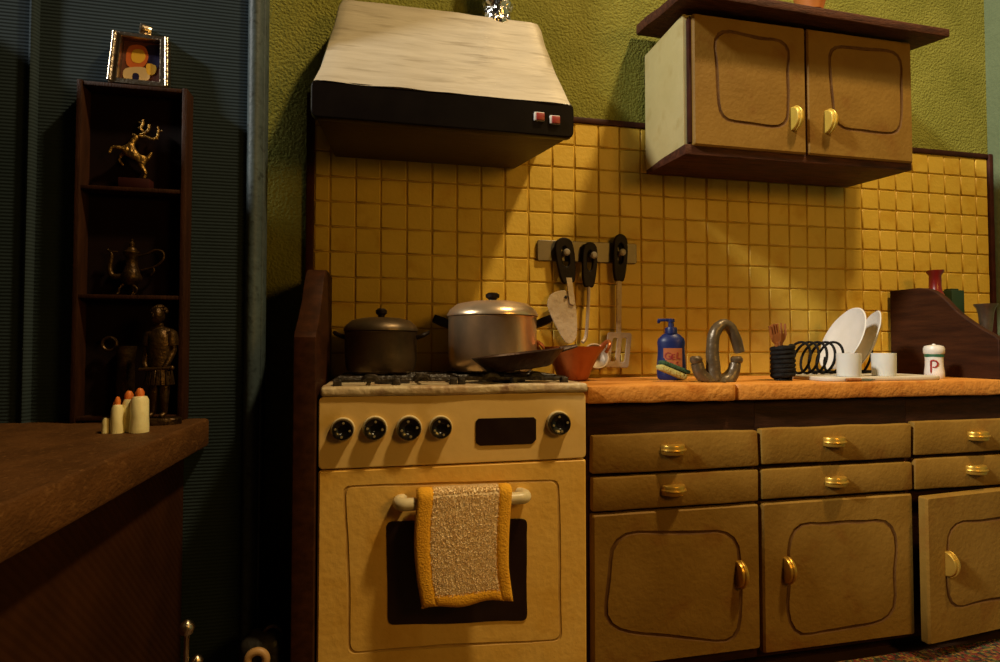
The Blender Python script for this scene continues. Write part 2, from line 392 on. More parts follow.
# tiled backsplash on the back wall
TX = [onY(x, 250, 0).x for x in [329.9, 355.6, 380.3, 406.4, 431.4, 456.2, 480.3] + [480 + a / 5.517 for a in (133, 262, 394, 517, 648, 763, 880)]
      + [640 + a / 5.517 for a in (120, 240, 358, 472, 590, 698, 812, 910)] + [823, 842.7, 859.5, 877.1, 894, 910.6, 926.9, 942.9, 958.7, 974]]
TL, TR, TZ = -.222, 2.672, 1.877
TX = [TL] + TX + [TR]
TZS = [TZ] + [1.790 - .0868 * k for k in range(11)]
bm = B(); box(bm, TL, TR, -.0100, 0, .60, TZ); mk('tile_backing', bm, 'grout', wall)
for a in ((TL - .026, TL, -.024, 0, .30, TZ + .022), (TL - .002, TR + .002, -.020, 0, TZ, TZ + .022), (TR, TR + .022, -.024, 0, .60, TZ + .022)):
    bm = B(); box(bm, *a, .004); mk('edge_trim', bm, 'dark_trim', wall)
cells = []
for i in range(len(TX) - 1):
    for k in range(len(TZS) - 1):
        c = Vector(((TX[i] + TX[i + 1]) / 2, 0, (TZS[k] + TZS[k + 1]) / 2)); px, py, z = proj(c)
        hid = (325 < px < 505 and py < 155) or (655 < px < 850 and py < 178) or (458 < px < 528 and py > 318) or (355 < px < 408 and py > 335) or px > 1000 or (px > 905 and py > 310)
        cells.append((hid, z, i, k, c))
cells.sort(key=lambda q: (q[0], q[1]))
tile_me = {}
def tile_bm(w, h):
    b = B(); g = .0022; box(b, -w / 2 + g, w / 2 - g, -.0145, -.006, -h / 2 + g, h / 2 - g, .0032, 1); return b
bs = B()
for n, (hid, z, i, k, c) in enumerate(cells):
    w_, h_ = TX[i + 1] - TX[i], TZS[k] - TZS[k + 1]
    if n < 300:
        key_ = round(w_ * 250) / 250
        if (key_, k == 0) not in tile_me:
            o = mk('tile', tile_bm(w_, h_), 'tile', wall); tile_me[(key_, k == 0)] = o.data
        else:
            o = bpy.data.objects.new('tile', tile_me[(key_, k == 0)]); col.objects.link(o); o.parent = wall
        o.location = (c.x, random.uniform(-.001, .0015), c.z); o.rotation_euler = (random.uniform(-.02, .02), random.uniform(-.006, .006), random.uniform(-.02, .02))
    else:
        t = tile_bm(w_, h_); xform(t, T(c.x, 0, c.z)); t.verts.index_update()
        add(bs, [v.co.copy() for v in t.verts], [[v.index for v in f.verts] for f in t.faces]); t.free()
tag(mk('more_tiles', bs, 'tile', wall), kind='stuff')

# ================================================================== STOVE
DS = .470
SX0, SX1 = onY(318.5, 430, DS).x, onY(586, 430, DS).x
zPT, zPB = onY(450, 394.5, DS).z, onY(450, 464, DS).z       # control panel
STZ = .926
st = Thing('stove', 'old cream enamel gas stove with five black knobs and dark oven window', 'stove', ((SX0 + SX1) / 2, -.25, 0))
bm = B(); box(bm, SX0 + .004, SX1 - .004, -DS + .03, -.03, .06, STZ - .022, .006); st.part('body', bm, 'stove_paint')
bm = B(); box(bm, SX0 + .03, SX1 - .03, -DS + .06, -.06, 0, .06); st.part('plinth', bm, 'dark_wood')
bm = B(); box(bm, SX0 + .003, SX1 + .003, -DS - .008, -.026, STZ - .026, STZ, .008, 3); rough_up(bm, .004, 14, 3, 6); st.part('top_plate', bm, 'stove_top')
bm = B(); box(bm, SX0 + .006, SX1 - .004, -DS + .012, -DS + .032, zPT, STZ - .024); st.part('rust_strip', bm, 'rust')
bm = B(); l = [(p.x, p.y) for p in rquad([(SX0, zPB), (SX1, zPB), (SX1, zPT), (SX0, zPT)], .014)]
plate(bm, [l], .032, .003, T(0, -DS + .016, 0) @ R(90, 'X')); st.part('control_panel', bm, 'stove_panel')
for px, py, kr in ((343, 429, 10.5), (375, 428, 11), (409, 428, 11.5), (440.5, 427, 10.5), (558, 423, 11)):
    c = onY(px, py, DS); sc = (c - CAM).dot(fwd) / F; r = kr * sc; Mk = T(c.x, -DS, c.z) @ R(90, 'X') @ R(random.uniform(0, 90), 'Z')
    bm = B(); lathe(bm, [(0, -.001), (r * 1.12, -.001), (r * 1.12, .005), (r * 1.06, .009), (0, .009)], 28, Mk); ring = st.part('knob', bm, 'handle_cream')
    bm = B(); lathe(bm, [(0, .008), (r, .008), (r * 1.02, .020), (r * .92, .026), (r * .55, .0245), (r * .42, .021), (r * .26, .021), (r * .22, .019), (0, .019)], 28, Mk); st.part('button', bm, 'black_gloss', ring)
    bm = B()
    for a in range(4): lathe(bm, [(0, .0235), (r * .13, .0235), (r * .11, .0262), (0, .0265)], 8, Mk @ R(90 * a, 'Z') @ T(r * .66, 0, 0))
    st.part('button_dots', bm, 'hole_dot', ring)
a0, a1 = onY(476, 418.5, DS), onY(536, 443.5, DS); ch = .012
bm = B(); plate(bm, [[(a0.x + ch, a1.z), (a1.x - ch, a1.z), (a1.x, a1.z + ch), (a1.x, a0.z - ch * .6), (a1.x - ch * .6, a0.z), (a0.x + ch * .6, a0.z), (a0.x, a0.z - ch * .6), (a0.x, a1.z + ch * .7)]], .006, .001, T(0, -DS - .001, 0) @ R(90, 'X')); st.part('display', bm, 'black_glass')
# oven door with scored panel
zD1, zD0 = zPB - .004, .105
bm = B()
q = [onY(*p, DS) for p in ((348, 654), (562, 641), (559.5, 479), (343, 485))]
inn = [(p.x, p.z) for p in q]
groove_door(bm, [(SX0, zD0), (SX1, zD0), (SX1, zD1), (SX0, zD1)], inn, .034, r=.022, gw=.010, gd=.0022, edge=.005, wob=.003, seed=2, pillow=.0005)
xform(bm, T(0, -DS, 0)); door = st.part('oven_door', bm, ['stove_paint', 'stove_groove'], ang=15)
bm = B(); q = [onY(*p, DS) for p in ((388, 625), (527, 620), (527, 518), (386, 521))]
l = [(p.x, p.y) for p in rquad([(p.x, p.z) for p in q], .018, wob=.003, seed=4)]
plate(bm, [l], .006, .001, T(0, -DS - .0005, 0) @ R(90, 'X')); st.part('oven_window', bm, 'black_glass', door)
h0, h1 = onY(397, 497.5, DS), onY(524, 495.5, DS); HY = -DS - .045; HZ = (h0.z + h1.z) / 2
bm = B(); tube(bm, cr([(h0.x + .014, -DS + .002, HZ), (h0.x + .004, -DS - .02, HZ), (h0.x + .012, HY, HZ), (h0.x + .05, HY - .003, HZ), ((h0.x + h1.x) / 2, HY - .004, HZ), (h1.x - .05, HY - .003, HZ), (h1.x - .012, HY, HZ), (h1.x - .004, -DS - .02, HZ), (h1.x - .014, -DS + .002, HZ)], 6), .0165, 14); st.part('handle', bm, 'handle_cream', door)
# pan supports
GZ = STZ + .022
def grate(x0, x1):
    bm = B(); y0, y1 = -DS + .035, -.06; r = .0062; xm, ym = (x0 + x1) / 2, (y0 + y1) / 2
    tube(bm, [(x0, y0, GZ - .008), (x1, y0, GZ - .008), (x1, y1, GZ - .008), (x0, y1, GZ - .008)], r, 6, closed=True)
    for yy in (y0 + .10, ym, y1 - .10): tube(bm, [(x0, yy, GZ - .007), (x1, yy, GZ - .007)], r, 6)
    for xx in (x0 + .09, xm, x1 - .09): tube(bm, [(xx, y0, GZ - .007), (xx, y1, GZ - .007)], r, 6)
    for xx in (x0 + .004, xm, x1 - .004):
        for yy in (y0, ym, y1): box(bm, xx - .010, xx + .010, yy - .010, yy + .010, STZ - .003, GZ - .004, .003)
    for xx in (x0 + .09, x1 - .09):
        tube(bm, cr([(xx - .02, y0, GZ - .009), (xx - .01, y0 - .002, GZ + .001), (xx + .01, y0 - .002, GZ + .001), (xx + .02, y0, GZ - .009)], 4), .008, 6)
    rough_up(bm, .003, 40, 1); return bm
xm = (SX0 + SX1) / 2
st.part('pan_support', grate(SX0 + .04, xm - .008), 'dark_iron'); st.part('pan_support', grate(xm + .008, SX1 - .05), 'dark_iron')
for xx in (SX0 + .19, SX1 - .20):
    for yy in (-.35, -.16):
        bm = B(); lathe(bm, [(0, STZ - .003), (.05, STZ - .003), (.05, STZ + .004), (.03, STZ + .006), (.03, STZ + .011), (0, STZ + .011)], 20, T(xx, yy, 0)); st.part('burner', bm, 'dark_iron')

# tea towel on the oven handle: sheet draped over the bar, terry field with a yellow binding
tw = Thing('kitchen_towel', 'white terry towel with yellow binding hung over the oven door handle', 'towel', ((h0.x + h1.x) / 2, HY, HZ - .3))
YF = HY - .022
def tw_at(u, v):
    """u across 0..1, v 0..1 from back hem over the bar to front hem"""
    L = onY(417, 500, DS + .05).x; Rr = onY(509, 500, DS + .05).x; zb = onY(465, 601, DS + .05).z
    top = HZ + .034
    if v < .30: z = HZ - .10 + (top - .012 - HZ + .10) * (v / .30); y = HY + .022
    elif v < .42: a = (v - .30) / .12 * PI; z = top - .012 + .012 * math.sin(a); y = HY + .022 * math.cos(a)
    else: t = (v - .42) / .58; z = top - .012 - (top - .012 - zb) * t; y = YF - .004 * math.sin(t * PI) + .004 * math.sin(u * 6 + t * 3) * t
    t = max(0, (v - .42) / .58); x = L + (Rr - L) * u
    x += -.008 * math.sin(t * PI * 1.3) * (1 - u) + (.004 - .010 * math.sin(t * PI * .9) + .022 * max(0, t - .7)) * u + (.010 * (1 - u) * max(0, t - .75) * 4 * .6)
    if t > .85: z += .004 * math.sin(u * 11) * (t - .85) / .15
    return Vector((x, y, z))
def sheet(u0, u1, v0, v1, off, nu=10, nv=40, th=.008):
    bm = B(); vs, fs = [], []
    for s in (0, 1):
        for j in range(nv + 1):
            for i in range(nu + 1):
                u, v = u0 + (u1 - u0) * i / nu, v0 + (v1 - v0) * j / nv
                p = tw_at(u, v); e = 1e-3; n = (tw_at(u + e, v) - p).cross(tw_at(u, min(1, v + e)) - tw_at(u, min(1, v + e) - e)).normalized()
                edge = min(i, nu - i, j, nv - j); k = off + (th / 2 if s else -th / 2) * (.55 if edge == 0 else 1)
                vs.append(p - n * k * -1)
    n1 = (nu + 1) * (nv + 1); ix = lambda s, i, j: s * n1 + j * (nu + 1) + i
    for j in range(nv):
        for i in range(nu):
            fs.append((ix(0, i, j), ix(0, i + 1, j), ix(0, i + 1, j + 1), ix(0, i, j + 1))); fs.append((ix(1, i, j), ix(1, i, j + 1), ix(1, i + 1, j + 1), ix(1, i + 1, j)))
    for j in range(nv):
        for i in (0, nu): fs.append((ix(0, i, j), ix(0, i, j + 1), ix(1, i, j + 1), ix(1, i, j)))
    for i in range(nu):
        for j in (0, nv): fs.append((ix(0, i, j), ix(1, i, j), ix(1, i + 1, j), ix(0, i + 1, j)))
    add(bm, vs, fs); return bm
cl = tw.part('cloth', sheet(.10, .92, .05, .95, 0, 12, 44), 'terry', ang=80)
for uu in ((0, .17), (.86, 1.0)): tw.part('binding', sheet(uu[0], uu[1], .03, 1, 0, 4, 44, .014), 'yellow_cloth', ang=80)
tw.part('binding', sheet(.12, .90, .935, 1.0, 0, 12, 4, .0145), 'yellow_cloth', ang=80)
bm = B(); vs, fs = [], []
for q in range(9000):
    u, v = random.uniform(.165, .865), random.uniform(.30, .945)
    p = tw_at(u, v); e = 1e-3; n = (tw_at(u + e, v) - p).cross(tw_at(u, min(1, v + e)) - tw_at(u, min(1, v + e) - e)).normalized()
    if n.y > 0 and v > .42: n = -n
    if v <= .42: n = Vector((0, -math.cos((v - .30) / .12 * PI), math.sin((v - .30) / .12 * PI) + .2)).normalized() if False else (p - Vector((p.x, HY, HZ))).normalized()
    d = (n + Vector((random.uniform(-.6, .6), random.uniform(-.2, .2), random.uniform(-.3, .9)))).normalized(); s = d.orthogonal().normalized() * .0019; s2 = d.cross(s)
    a = p + n * .003; ln = random.uniform(.003, .0065); k = len(vs)
    vs += [a + s, a - s * .5 + s2, a - s * .5 - s2, a + d * ln]; fs += [(k, k + 1, k + 3), (k + 1, k + 2, k + 3), (k + 2, k, k + 3)]
add(bm, vs, fs); tag(tw.part('terry_pile', bm, 'terry', cl), kind='stuff')

# ================================================================== END PANELS (same swept profile left and right)
def end_panel(x0, x1, zlow, ymin, label):
    # profile in (depth, height)
    pr = [(.006, zlow), (ymin, zlow)] if True else []
    pts = [(ymin, 1.055), (ymin - .012, 1.068)] + [(p.x, p.y) for p in cr([(ymin - .012, 1.068, 0), (ymin - .07, 1.105, 0), (ymin - .14, 1.16, 0), (ymin - .20, 1.225, 0), (ymin - .25, 1.258, 0), (ymin - .30, 1.268, 0)], 5)][1:] + [(.026, 1.268)]
    bm = B(); lp = [(.026, zlow), (ymin, zlow)] + pts
    plate(bm, [lp], x1 - x0, .004, T((x0 + x1) / 2, 0, 0) @ Matrix(((0, 0, 1, 0), (-1, 0, 0, 0), (0, 1, 0, 0), (0, 0, 0, 1))))
    return single('end_panel', bm, 'panel_wood', label, 'panel', ((x0 + x1) / 2, -.2, zlow))
end_panel(SX0 - .060, SX0 - .005, 0, .50, 'dark wooden end panel with swept top standing at the stove side')
PXR = onY(889, 330, .02).x
end_panel(PXR, PXR + .026, CT, .452, 'dark wooden end panel with swept top standing on the worktop')

# ================================================================== WORKTOP
wt = Thing('worktop', 'orange brown worktop with a chipped joint on the cabinets', 'worktop', (1.6, -.22, CT - .055))
XJ = onY(738, 392, .455).x
for x0, x1, sd_ in ((SX1 + .012, XJ - .001, 1), (XJ + .001, XR - .004, 2)):
    bm = B(); box(bm, x0, x1, -.455, -.020, CT - .052, CT, .007, 2)
    bmesh.ops.subdivide_edges(bm, edges=[e for e in bm.edges if e.calc_length() > .3 and abs((e.verts[0].co - e.verts[1].co).x) > .3], cuts=40)
    for v in bm.verts:
        if v.co.y < -.44:
            v.co.y += noise.noise(Vector((v.co.x * 16, v.co.z * 9, sd_))) * .004
            if v.co.z < CT - .03: v.co.z += noise.noise(Vector((v.co.x * 12, 3, sd_))) * .004
            c = abs(v.co.x - XJ)
            if c < .02: v.co.y += .010 * (1 - c / .02)
    wt.part('slab', bm, 'worktop')

# ================================================================== BASE CABINETS
DF = .445
ux = [onY(589, 550, DF).x + .006, onY(761.5, 550, DF).x, onY(915.5, 550, DF).x, onY(915.5, 550, DF).x + .60]
labels = ['olive painted base cabinet beside the stove with knob at door right edge', 'olive painted base cabinet between the two others, knob at door left edge', 'olive painted base cabinet with its door ajar below the wooden panel']
rows = [((433, 470.5), (474, 507), (510, 660)), ((426.5, 461.5), (466, 495), (499, 645)), ((420.5, 453), (457, 487.5), (490.5, 632))]
mids = [675, 836, 957]
grooves = [((602, 632), (742, 645), (742, 530), (610, 532)), ((787, 640), (896, 622), (898, 519), (787, 523)), None]
def half_coin(r=.037, out=.034, th=.024):
    """half disc pull standing out of the board towards -Y, disc plane upright"""
    bm = B(); n = 16
    plate(bm, [[(-.002, -r)] + [(out * math.cos(a), r * math.sin(a)) for a in [-PI / 2 + PI * q / n for q in range(n + 1)]] + [(-.002, r)]], th, .004, ID)
    tmp = [(out * 1.03 * math.cos(a), r * 1.03 * math.sin(a), 0) for a in [-PI / 2 + PI * q / n for q in range(1, n)]]
    tube(bm, tmp, .0035, 6)
    xform(bm, Matrix(((0, 0, 1, 0), (-1, 0, 0, 0), (0, 1, 0, 0), (0, 0, 0, 1)))); return bm
for i in range(3):
    x0, x1 = ux[i] + .002, ux[i + 1] - .002
    cb = Thing('base_cabinet', labels[i], 'cabinet', ((x0 + x1) / 2, -.22, 0))
    bm = B(); box(bm, x0 - .002, x1 + .002, -DF + .026, -.02, .055, CT - .058, .002); cb.part('carcass', bm, 'dark_wood')
    bm = B(); box(bm, x0, x1, -DF + .085, -.06, 0, .055); cb.part('plinth', bm, 'dark_wood')
    for k in (0, 1):
        za, zb = onY(mids[i], rows[i][k][0], DF).z, onY(mids[i], rows[i][k][1], DF).z
        bm = B(); box(bm, x0 + .004, x1 - .004, -DF, -DF + .027, zb, za, .006, 2); 
        bmesh.ops.subdivide_edges(bm, edges=[e for e in bm.edges if e.calc_length() > .3], cuts=14); rough_up(bm, .0028, 11, i * 3 + k)
        d = cb.part('drawer', bm, 'cab_paint')
        kx, ky = [((675, 450), (675, 490.5)), ((837, 442), (838.5, 482)), ((981, 436), (979, 470))][i][k]
        c = onY(kx, ky, DF + .015)
        bm = half_coin(.038, .032, .030); xform(bm, T(c.x, -DF, c.z) @ R(90, 'Y')); cb.part('knob', bm, 'gold', d)
    za, zb = onY(mids[i], rows[i][2][0], DF).z, max(.07, onY(mids[i], rows[i][2][1], DF).z)
    bm = B()
    if i < 2:
        inn = [(onY(*p, DF).x, onY(*p, DF).z) for p in grooves[i]]
        groove_door(bm, [(x0 + .004, zb), (x1 - .004, zb), (x1 - .004, za), (x0 + .004, za)], inn, .027, r=.085, gw=.013, gd=.003, wob=.007, seed=i * 7 + 1)
        xform(bm, T(0, -DF, 0)); d = cb.part('door', bm, ['cab_paint', 'door_groove'], ang=22)
        c = onY(*((741.5, 575), (789, 571))[i], DF + .01); c.y = -DF
        bm = half_coin(.040, .034, .024); xform(bm, T(c.x, -DF, c.z)); cb.part('knob', bm, 'gold', d)
    else:
        W = x1 - x0 + .016
        groove_door(bm, [(0, zb), (W, zb), (W, za), (0, za)], [(.075, zb + .10), (W - .06, zb + .10), (W - .06, za - .09), (.085, za - .09)], .027, r=.075, gw=.013, gd=.003, wob=.006, seed=23)
        ang = 5.5; Md = T(x1 - .004, -DF + .002, 0) @ R(ang, 'Z') @ T(-W, 0, 0)     # hinged on its right edge, ajar
        xform(bm, Md); d = cb.part('door', bm, ['cab_paint', 'door_groove'], label='door standing slightly ajar', ang=22)
        c = Vector((.088, 0, onY(948, 565, DF + .06).z)); bm = half_coin(.040, .034, .024); xform(bm, Md @ T(c)); cb.part('knob', bm, 'gold', d)

# ================================================================== COOKER HOOD
DH = .37
hd = Thing('cooker_hood', 'white streaked cooker hood with black front band above the stove', 'hood', (.19, -.02, 1.669))
fl, fr_ = onY(310.5, 100, DH), onY(574, 115, DH)
zt, zb = (onY(312, 80, DH).z + onY(570, 102, DH).z) / 2, (onY(312, 118, DH).z + onY(570, 136, DH).z) / 2
bm = B(); l = [(p.x, p.y) for p in rquad([(fl.x, zb), (fr_.x, zb), (fr_.x, zt), (fl.x, zt)], .022)]
plate(bm, [l], .030, .004, T(0, -DH + .015, 0) @ R(90, 'X')); band = hd.part('front_band', bm, 'hood_black')
for px, py in ((539, 117), (554.5, 120.3)):
    c = onY(px, py, DH); bm = B(); box(bm, c.x - .0165, c.x + .0165, -DH - .007, -DH + .003, c.z - .0135, c.z + .0135, .003); fr = hd.part('button_frame', bm, 'white_clay', band)
    bm = B(); box(bm, c.x - .0105, c.x + .0155, -DH - .010, -DH - .004, c.z - .0125, c.z + .0105, .002); hd.part('button', bm, 'red_paint', band)
bl, br = onY(335, 161, .012), onY(513.5, 171, .012)
zu = zb + .004
bm = B()
hexa(bm, [(fl.x + .012, -DH + .028, zu + .002), (fr_.x - .012, -DH + .028, zu + .002), (br.x, -.022, zu), (bl.x, -.022, zu),
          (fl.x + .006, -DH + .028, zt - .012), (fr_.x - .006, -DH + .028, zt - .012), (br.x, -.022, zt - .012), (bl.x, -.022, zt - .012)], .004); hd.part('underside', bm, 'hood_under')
# canopy, swept slightly hollow
tl, tr = onY(339, 0, .11), onY(541, 22.5, .11)
bm = B(); nr, nx = 14, 26; vs, fs = [], []
for j in range(nr + 1):
    t = j / nr; e = t ** .80; ed = 1 - (1 - t) ** 1.12
    xl = fl.x + .002 + (tl.x - fl.x) * e; xr = fr_.x - .002 + (tr.x - fr_.x) * (1 - (1 - t) ** 1.7); z = zt - .004 + (tl.z - zt + .004) * t; y = -DH + .004 + (DH - .12) * ed
    if j == nr: xl += .006; xr -= .008; 
    ring = [(xl, -.018, z)] + [(xl, y * q + (1 - q) * -.018, z) for q in (.33, .66, .93)]
    ring += [(xl + (xr - xl) * (i + .25) / (nx + .5), y - (.006 if 0 < i < nx else 0), z) for i in range(nx + 1)]
    ring += [(xr, y * q + (1 - q) * -.018, z) for q in (.93, .66, .33)] + [(xr, -.018, z)]
    vs += ring; m = len(ring)
for j in range(nr):
    for i in range(m):
        i2 = (i + 1) % m; fs.append((j * m + i, j * m + i2, (j + 1) * m + i2, (j + 1) * m + i))
fs.append(tuple(range(m))[::-1]); fs.append(tuple(nr * m + i for i in range(m)))
add(bm, vs, fs); rough_up(bm, .0035, 9, 5); hd.part('canopy', bm, 'hood_white', ang=50)
# foil exhaust pipe
pc = onY(497, 10, .075); bm = B(); n = 30
pr = []; z = tl.z - .02
while z < 2.72: pr.append((.052 + random.uniform(-.004, .004), z)); z += .014
lathe(bm, pr, n, T(pc.x, -.075, 0)); rough_up(bm, .010, 45, 8); hd.part('exhaust_pipe', bm, 'foil', ang=20)

# ================================================================== UPPER CABINET
DC = .33
uc = Thing('wall_cabinet', 'cream and tan wall cabinet with two doors and a broad dark top board', 'cabinet', (1.48, -.02, 1.71))
cx0, cx1 = .998, 1.908
zB, zT = 1.710, 2.140
bm = B(); box(bm, cx0, cx1 - .004, -DC + .028, -.022, zB, zT + .02, .003); uc.part('carcass', bm, 'cream')
bm = B(); box(bm, cx0 + .012, cx1 - .012, -DC + .012, -DC + .034, zB + .006, zT, .001); uc.part('front_frame', bm, 'dark_trim')
bm = B(); hexa(bm, [(cx0 - .004, -DC + .012, zB - .036), (cx1 + .006, -DC + .012, zB - .030), (cx1 + .002, -.024, zB - .012), (cx0 + .002, -.024, zB - .014),
                   (cx0 - .004, -DC + .012, zB), (cx1 + .006, -DC + .012, zB), (cx1 + .002, -.024, zB + .01), (cx0 + .002, -.024, zB + .01)], .003); uc.part('base_board', bm, 'base_wood')
bm = B(); zl, zr = 2.158, 2.140
hexa(bm, [(cx0 - .05, -.405, zl), (cx1 + .085, -.405, zr), (cx1 + .085, -.022, 2.215), (cx0 - .036, -.022, 2.238), (cx0 - .05, -.405, zl + .030), (cx1 + .085, -.405, zr + .030), (cx1 + .085, -.022, 2.253), (cx0 - .036, -.022, 2.278)], .004); rough_up(bm, .003, 9, 2, 3); uc.part('top_board', bm, 'crown_wood')
xmid = onY(807, 90, DC).x
dd = [((cx0 + .022, xmid - .004), [(718, 122), (789, 130), (790, 40), (713, 28)], (797, 117.5), -1), ((xmid + .004, cx1), [(834, 130), (903, 137), (902, 50), (826, 44)], (831, 120.5), 1)]
for n_, ((x0, x1), gr, kp, fl_) in enumerate(dd):
    bm = B(); inn = [(onY(*p, DC).x, onY(*p, DC).z) for p in gr]
    groove_door(bm, [(x0, zB - .006), (x1, zB - .006), (x1, zT + .012), (x0, zT + .012)], inn, .024, r=.065, gw=.013, gd=.003, wob=.006, seed=31 + n_ * 9)
    xform(bm, T(0, -DC, 0)); d = uc.part('door', bm, ['cab_paint', 'door_groove'], ang=22)
    c = onY(*kp, DC + .015); c.y = -DC
    bm = half_coin(.041, .036, .026); xform(bm, T(c.x, -DC, c.z)); uc.part('knob', bm, 'gold_paint', d)
pp = proj((1.6, -.33, zr + .07)); c = Vector((onY(811, 0, .345).x, -.345, (zl + zr) / 2 + .043))
c.z = 2.198
bm = B(); lathe(bm, [(0, 0), (.036, 0), (.050, .05), (.055, .06), (.055, .075), (.045, .075), (.038, .02), (0, .015)], 24, T(c)); single('clay_pot', bm, 'orange_pot', 'small orange clay pot on top of the wall cabinet', 'pot', c)

# ================================================================== UTENSIL RAIL
r0, r1 = onY(537, 240, .02), onY(636, 264, .02)
ur = Thing('utensil_rail', 'grey metal utensil rail with pegs on the yellow tiles', 'rail', ((r0.x + r1.x) / 2, -.018, r1.z))
bm = B(); l = [(p.x, p.y) for p in rquad([(r0.x, r1.z), (r1.x, r1.z), (r1.x, r0.z), (r0.x, r0.z)], .008)]
plate(bm, [l], .010, .002, T(0, -.0225, 0) @ R(90, 'X')); ur.part('bar', bm, 'rail_grey')
def handle_loop(w, h):
    o = [(p.x, p.y) for p in cr([(0, 0, 0), (w * .30, .002, 0), (w * .44, h * .25, 0), (w * .5, h * .6, 0), (w * .42, h * .9, 0), (0, h, 0), (-w * .42, h * .9, 0), (-w * .5, h * .6, 0), (-w * .44, h * .25, 0), (-w * .30, .002, 0)], 3, True)]
    i = [(p.x, p.y + h * .36) for p in cr([(0, 0, 0), (w * .15, h * .06, 0), (w * .17, h * .24, 0), (w * .17, h * .36, 0), (0, h * .44, 0), (-w * .17, h * .36, 0), (-w * .17, h * .24, 0), (-w * .15, h * .06, 0)], 3, True)]
    return [o, i]
def utensil(name, label, top, bot, wpx, peg, tilt):
    """handle from pixel top to pixel bot on the plane in front of the rail"""
    dpl = .045; a, b = onY(*top, dpl), onY(*bot, dpl); h = (a - b).length; sc = (a - CAM).dot(fwd) / F; wd = wpx * sc
    ang = math.degrees(math.atan2(a.x - b.x, a.z - b.z))
    t = Thing(name, label, 'utensil', (b.x, -dpl, b.z)); M = T(b.x, -dpl, b.z) @ R(ang, 'Y') @ R(90, 'X')
    bm = B(); plate(bm, handle_loop(wd, h), .016, .004, M); t.part('handle', bm, 'bakelite')
    p = onY(*peg, .04); bm = B(); lathe(bm, [(0, 0), (.010, 0), (.010, .026), (.013, .030), (.013, .036), (.008, .041), (0, .042)], 14, T(p.x, -.026, p.z) @ R(90, 'X')); ur.part('peg', bm, 'peg_grey')
    return t, M, sc, h
t, Mh, sc, h = utensil('cake_server', 'worn white cake server with black handle on the rail', (562.5, 237.5), (568.5, 283), 20, (565, 253), 0)
bm = B(); q = lambda x, y: (onY(x, y, .045).x, onY(x, y, .045).z)
out = [q(*p) for p in ((571, 293), (575.5, 305), (577, 325), (576, 338), (571, 343.5), (565, 342), (558, 330), (552, 318), (547.5, 306), (548.5, 298), (553, 293), (562, 290.5))]
out = [(p.x, p.y) for p in cr([(a, b, 0) for a, b in out], 3, True)]
plate(bm, [out], .006, .0015, T(0, -.045, 0) @ R(90, 'X')); bl_ = t.part('blade', bm, 'worn_white')
bm = B(); plate(bm, [[q(*p) for p in ((565.5, 278), (571, 278), (574.5, 303), (572.5, 305.5), (569, 304))]], .006, .0012, T(0, -.0515, 0) @ R(90, 'X')); t.part('shank', bm, 'worn_white')
bm = B(); a = onY(566, 297, .05); ball(bm, (a.x, -.050, a.z), .006); t.part('rivet', bm, 'dark_iron', bl_)
t, Mh, sc, h = utensil('ladle', 'ladle with black handle and round bowl on the rail', (590, 242), (588.5, 287), 16, (592, 256), 0)
a = onY(588.5, 285, .045); b = onY(586.5, 338, .045); c = onY(594, 356, .045)
bm = B(); tube(bm, cr([(a.x, -.045, a.z + .01), (a.x, -.045, a.z - .04), (b.x + .002, -.045, b.z + .04), (b.x - .004, -.045, b.z), (b.x - .018, -.050, b.z - .016)], 5), .0068, 8); t.part('shaft', bm, 'spat_metal')
bm = B(); Mb = T(c.x, -.062, c.z) @ R(68, 'X') ; rb = 13 * sc
lathe(bm, [(0, -.034), (rb * .55, -.030), (rb * .85, -.018), (rb * .93, .004), (rb * 1.02, .004), (rb, 0), (rb * .93, -.022), (rb * .6, -.036), (0, -.040)] , 28, Mb); t.part('bowl', bm, 'spat_metal')
t, Mh, sc, h = utensil('slotted_turner', 'slotted turner with black handle and square head on the rail', (620.5, 234), (619, 281), 15.5, (620.5, 253), 0)
a, b = onY(619, 280, .045), onY(618.5, 333, .045)
bm = B(); plate(bm, [[q(*p) for p in ((616.6, 277), (621.6, 277), (621, 337), (616.4, 337))]], .008, .002, T(0, -.045, 0) @ R(90, 'X')); t.part('shaft', bm, 'worn_white')
def rl(pts, r): return [(p.x, p.y) for p in rquad([q(*p) for p in pts], r)]
outer = [(p.x, p.y) for p in rquad([q(604, 367), (q(628, 368)), q(631.5, 333), q(607.5, 332)], .012)]
s1 = rl(((610, 361.5), (614.5, 362), (617, 338), (612.5, 338)), .008); s2 = rl(((619.5, 362), (624, 362), (626.5, 338), (621.5, 338)), .008)
bm = B(); plate(bm, [outer, s1, s2], .007, .0018, T(0, -.047, 0) @ R(90, 'X')); t.part('head', bm, 'spat_metal')

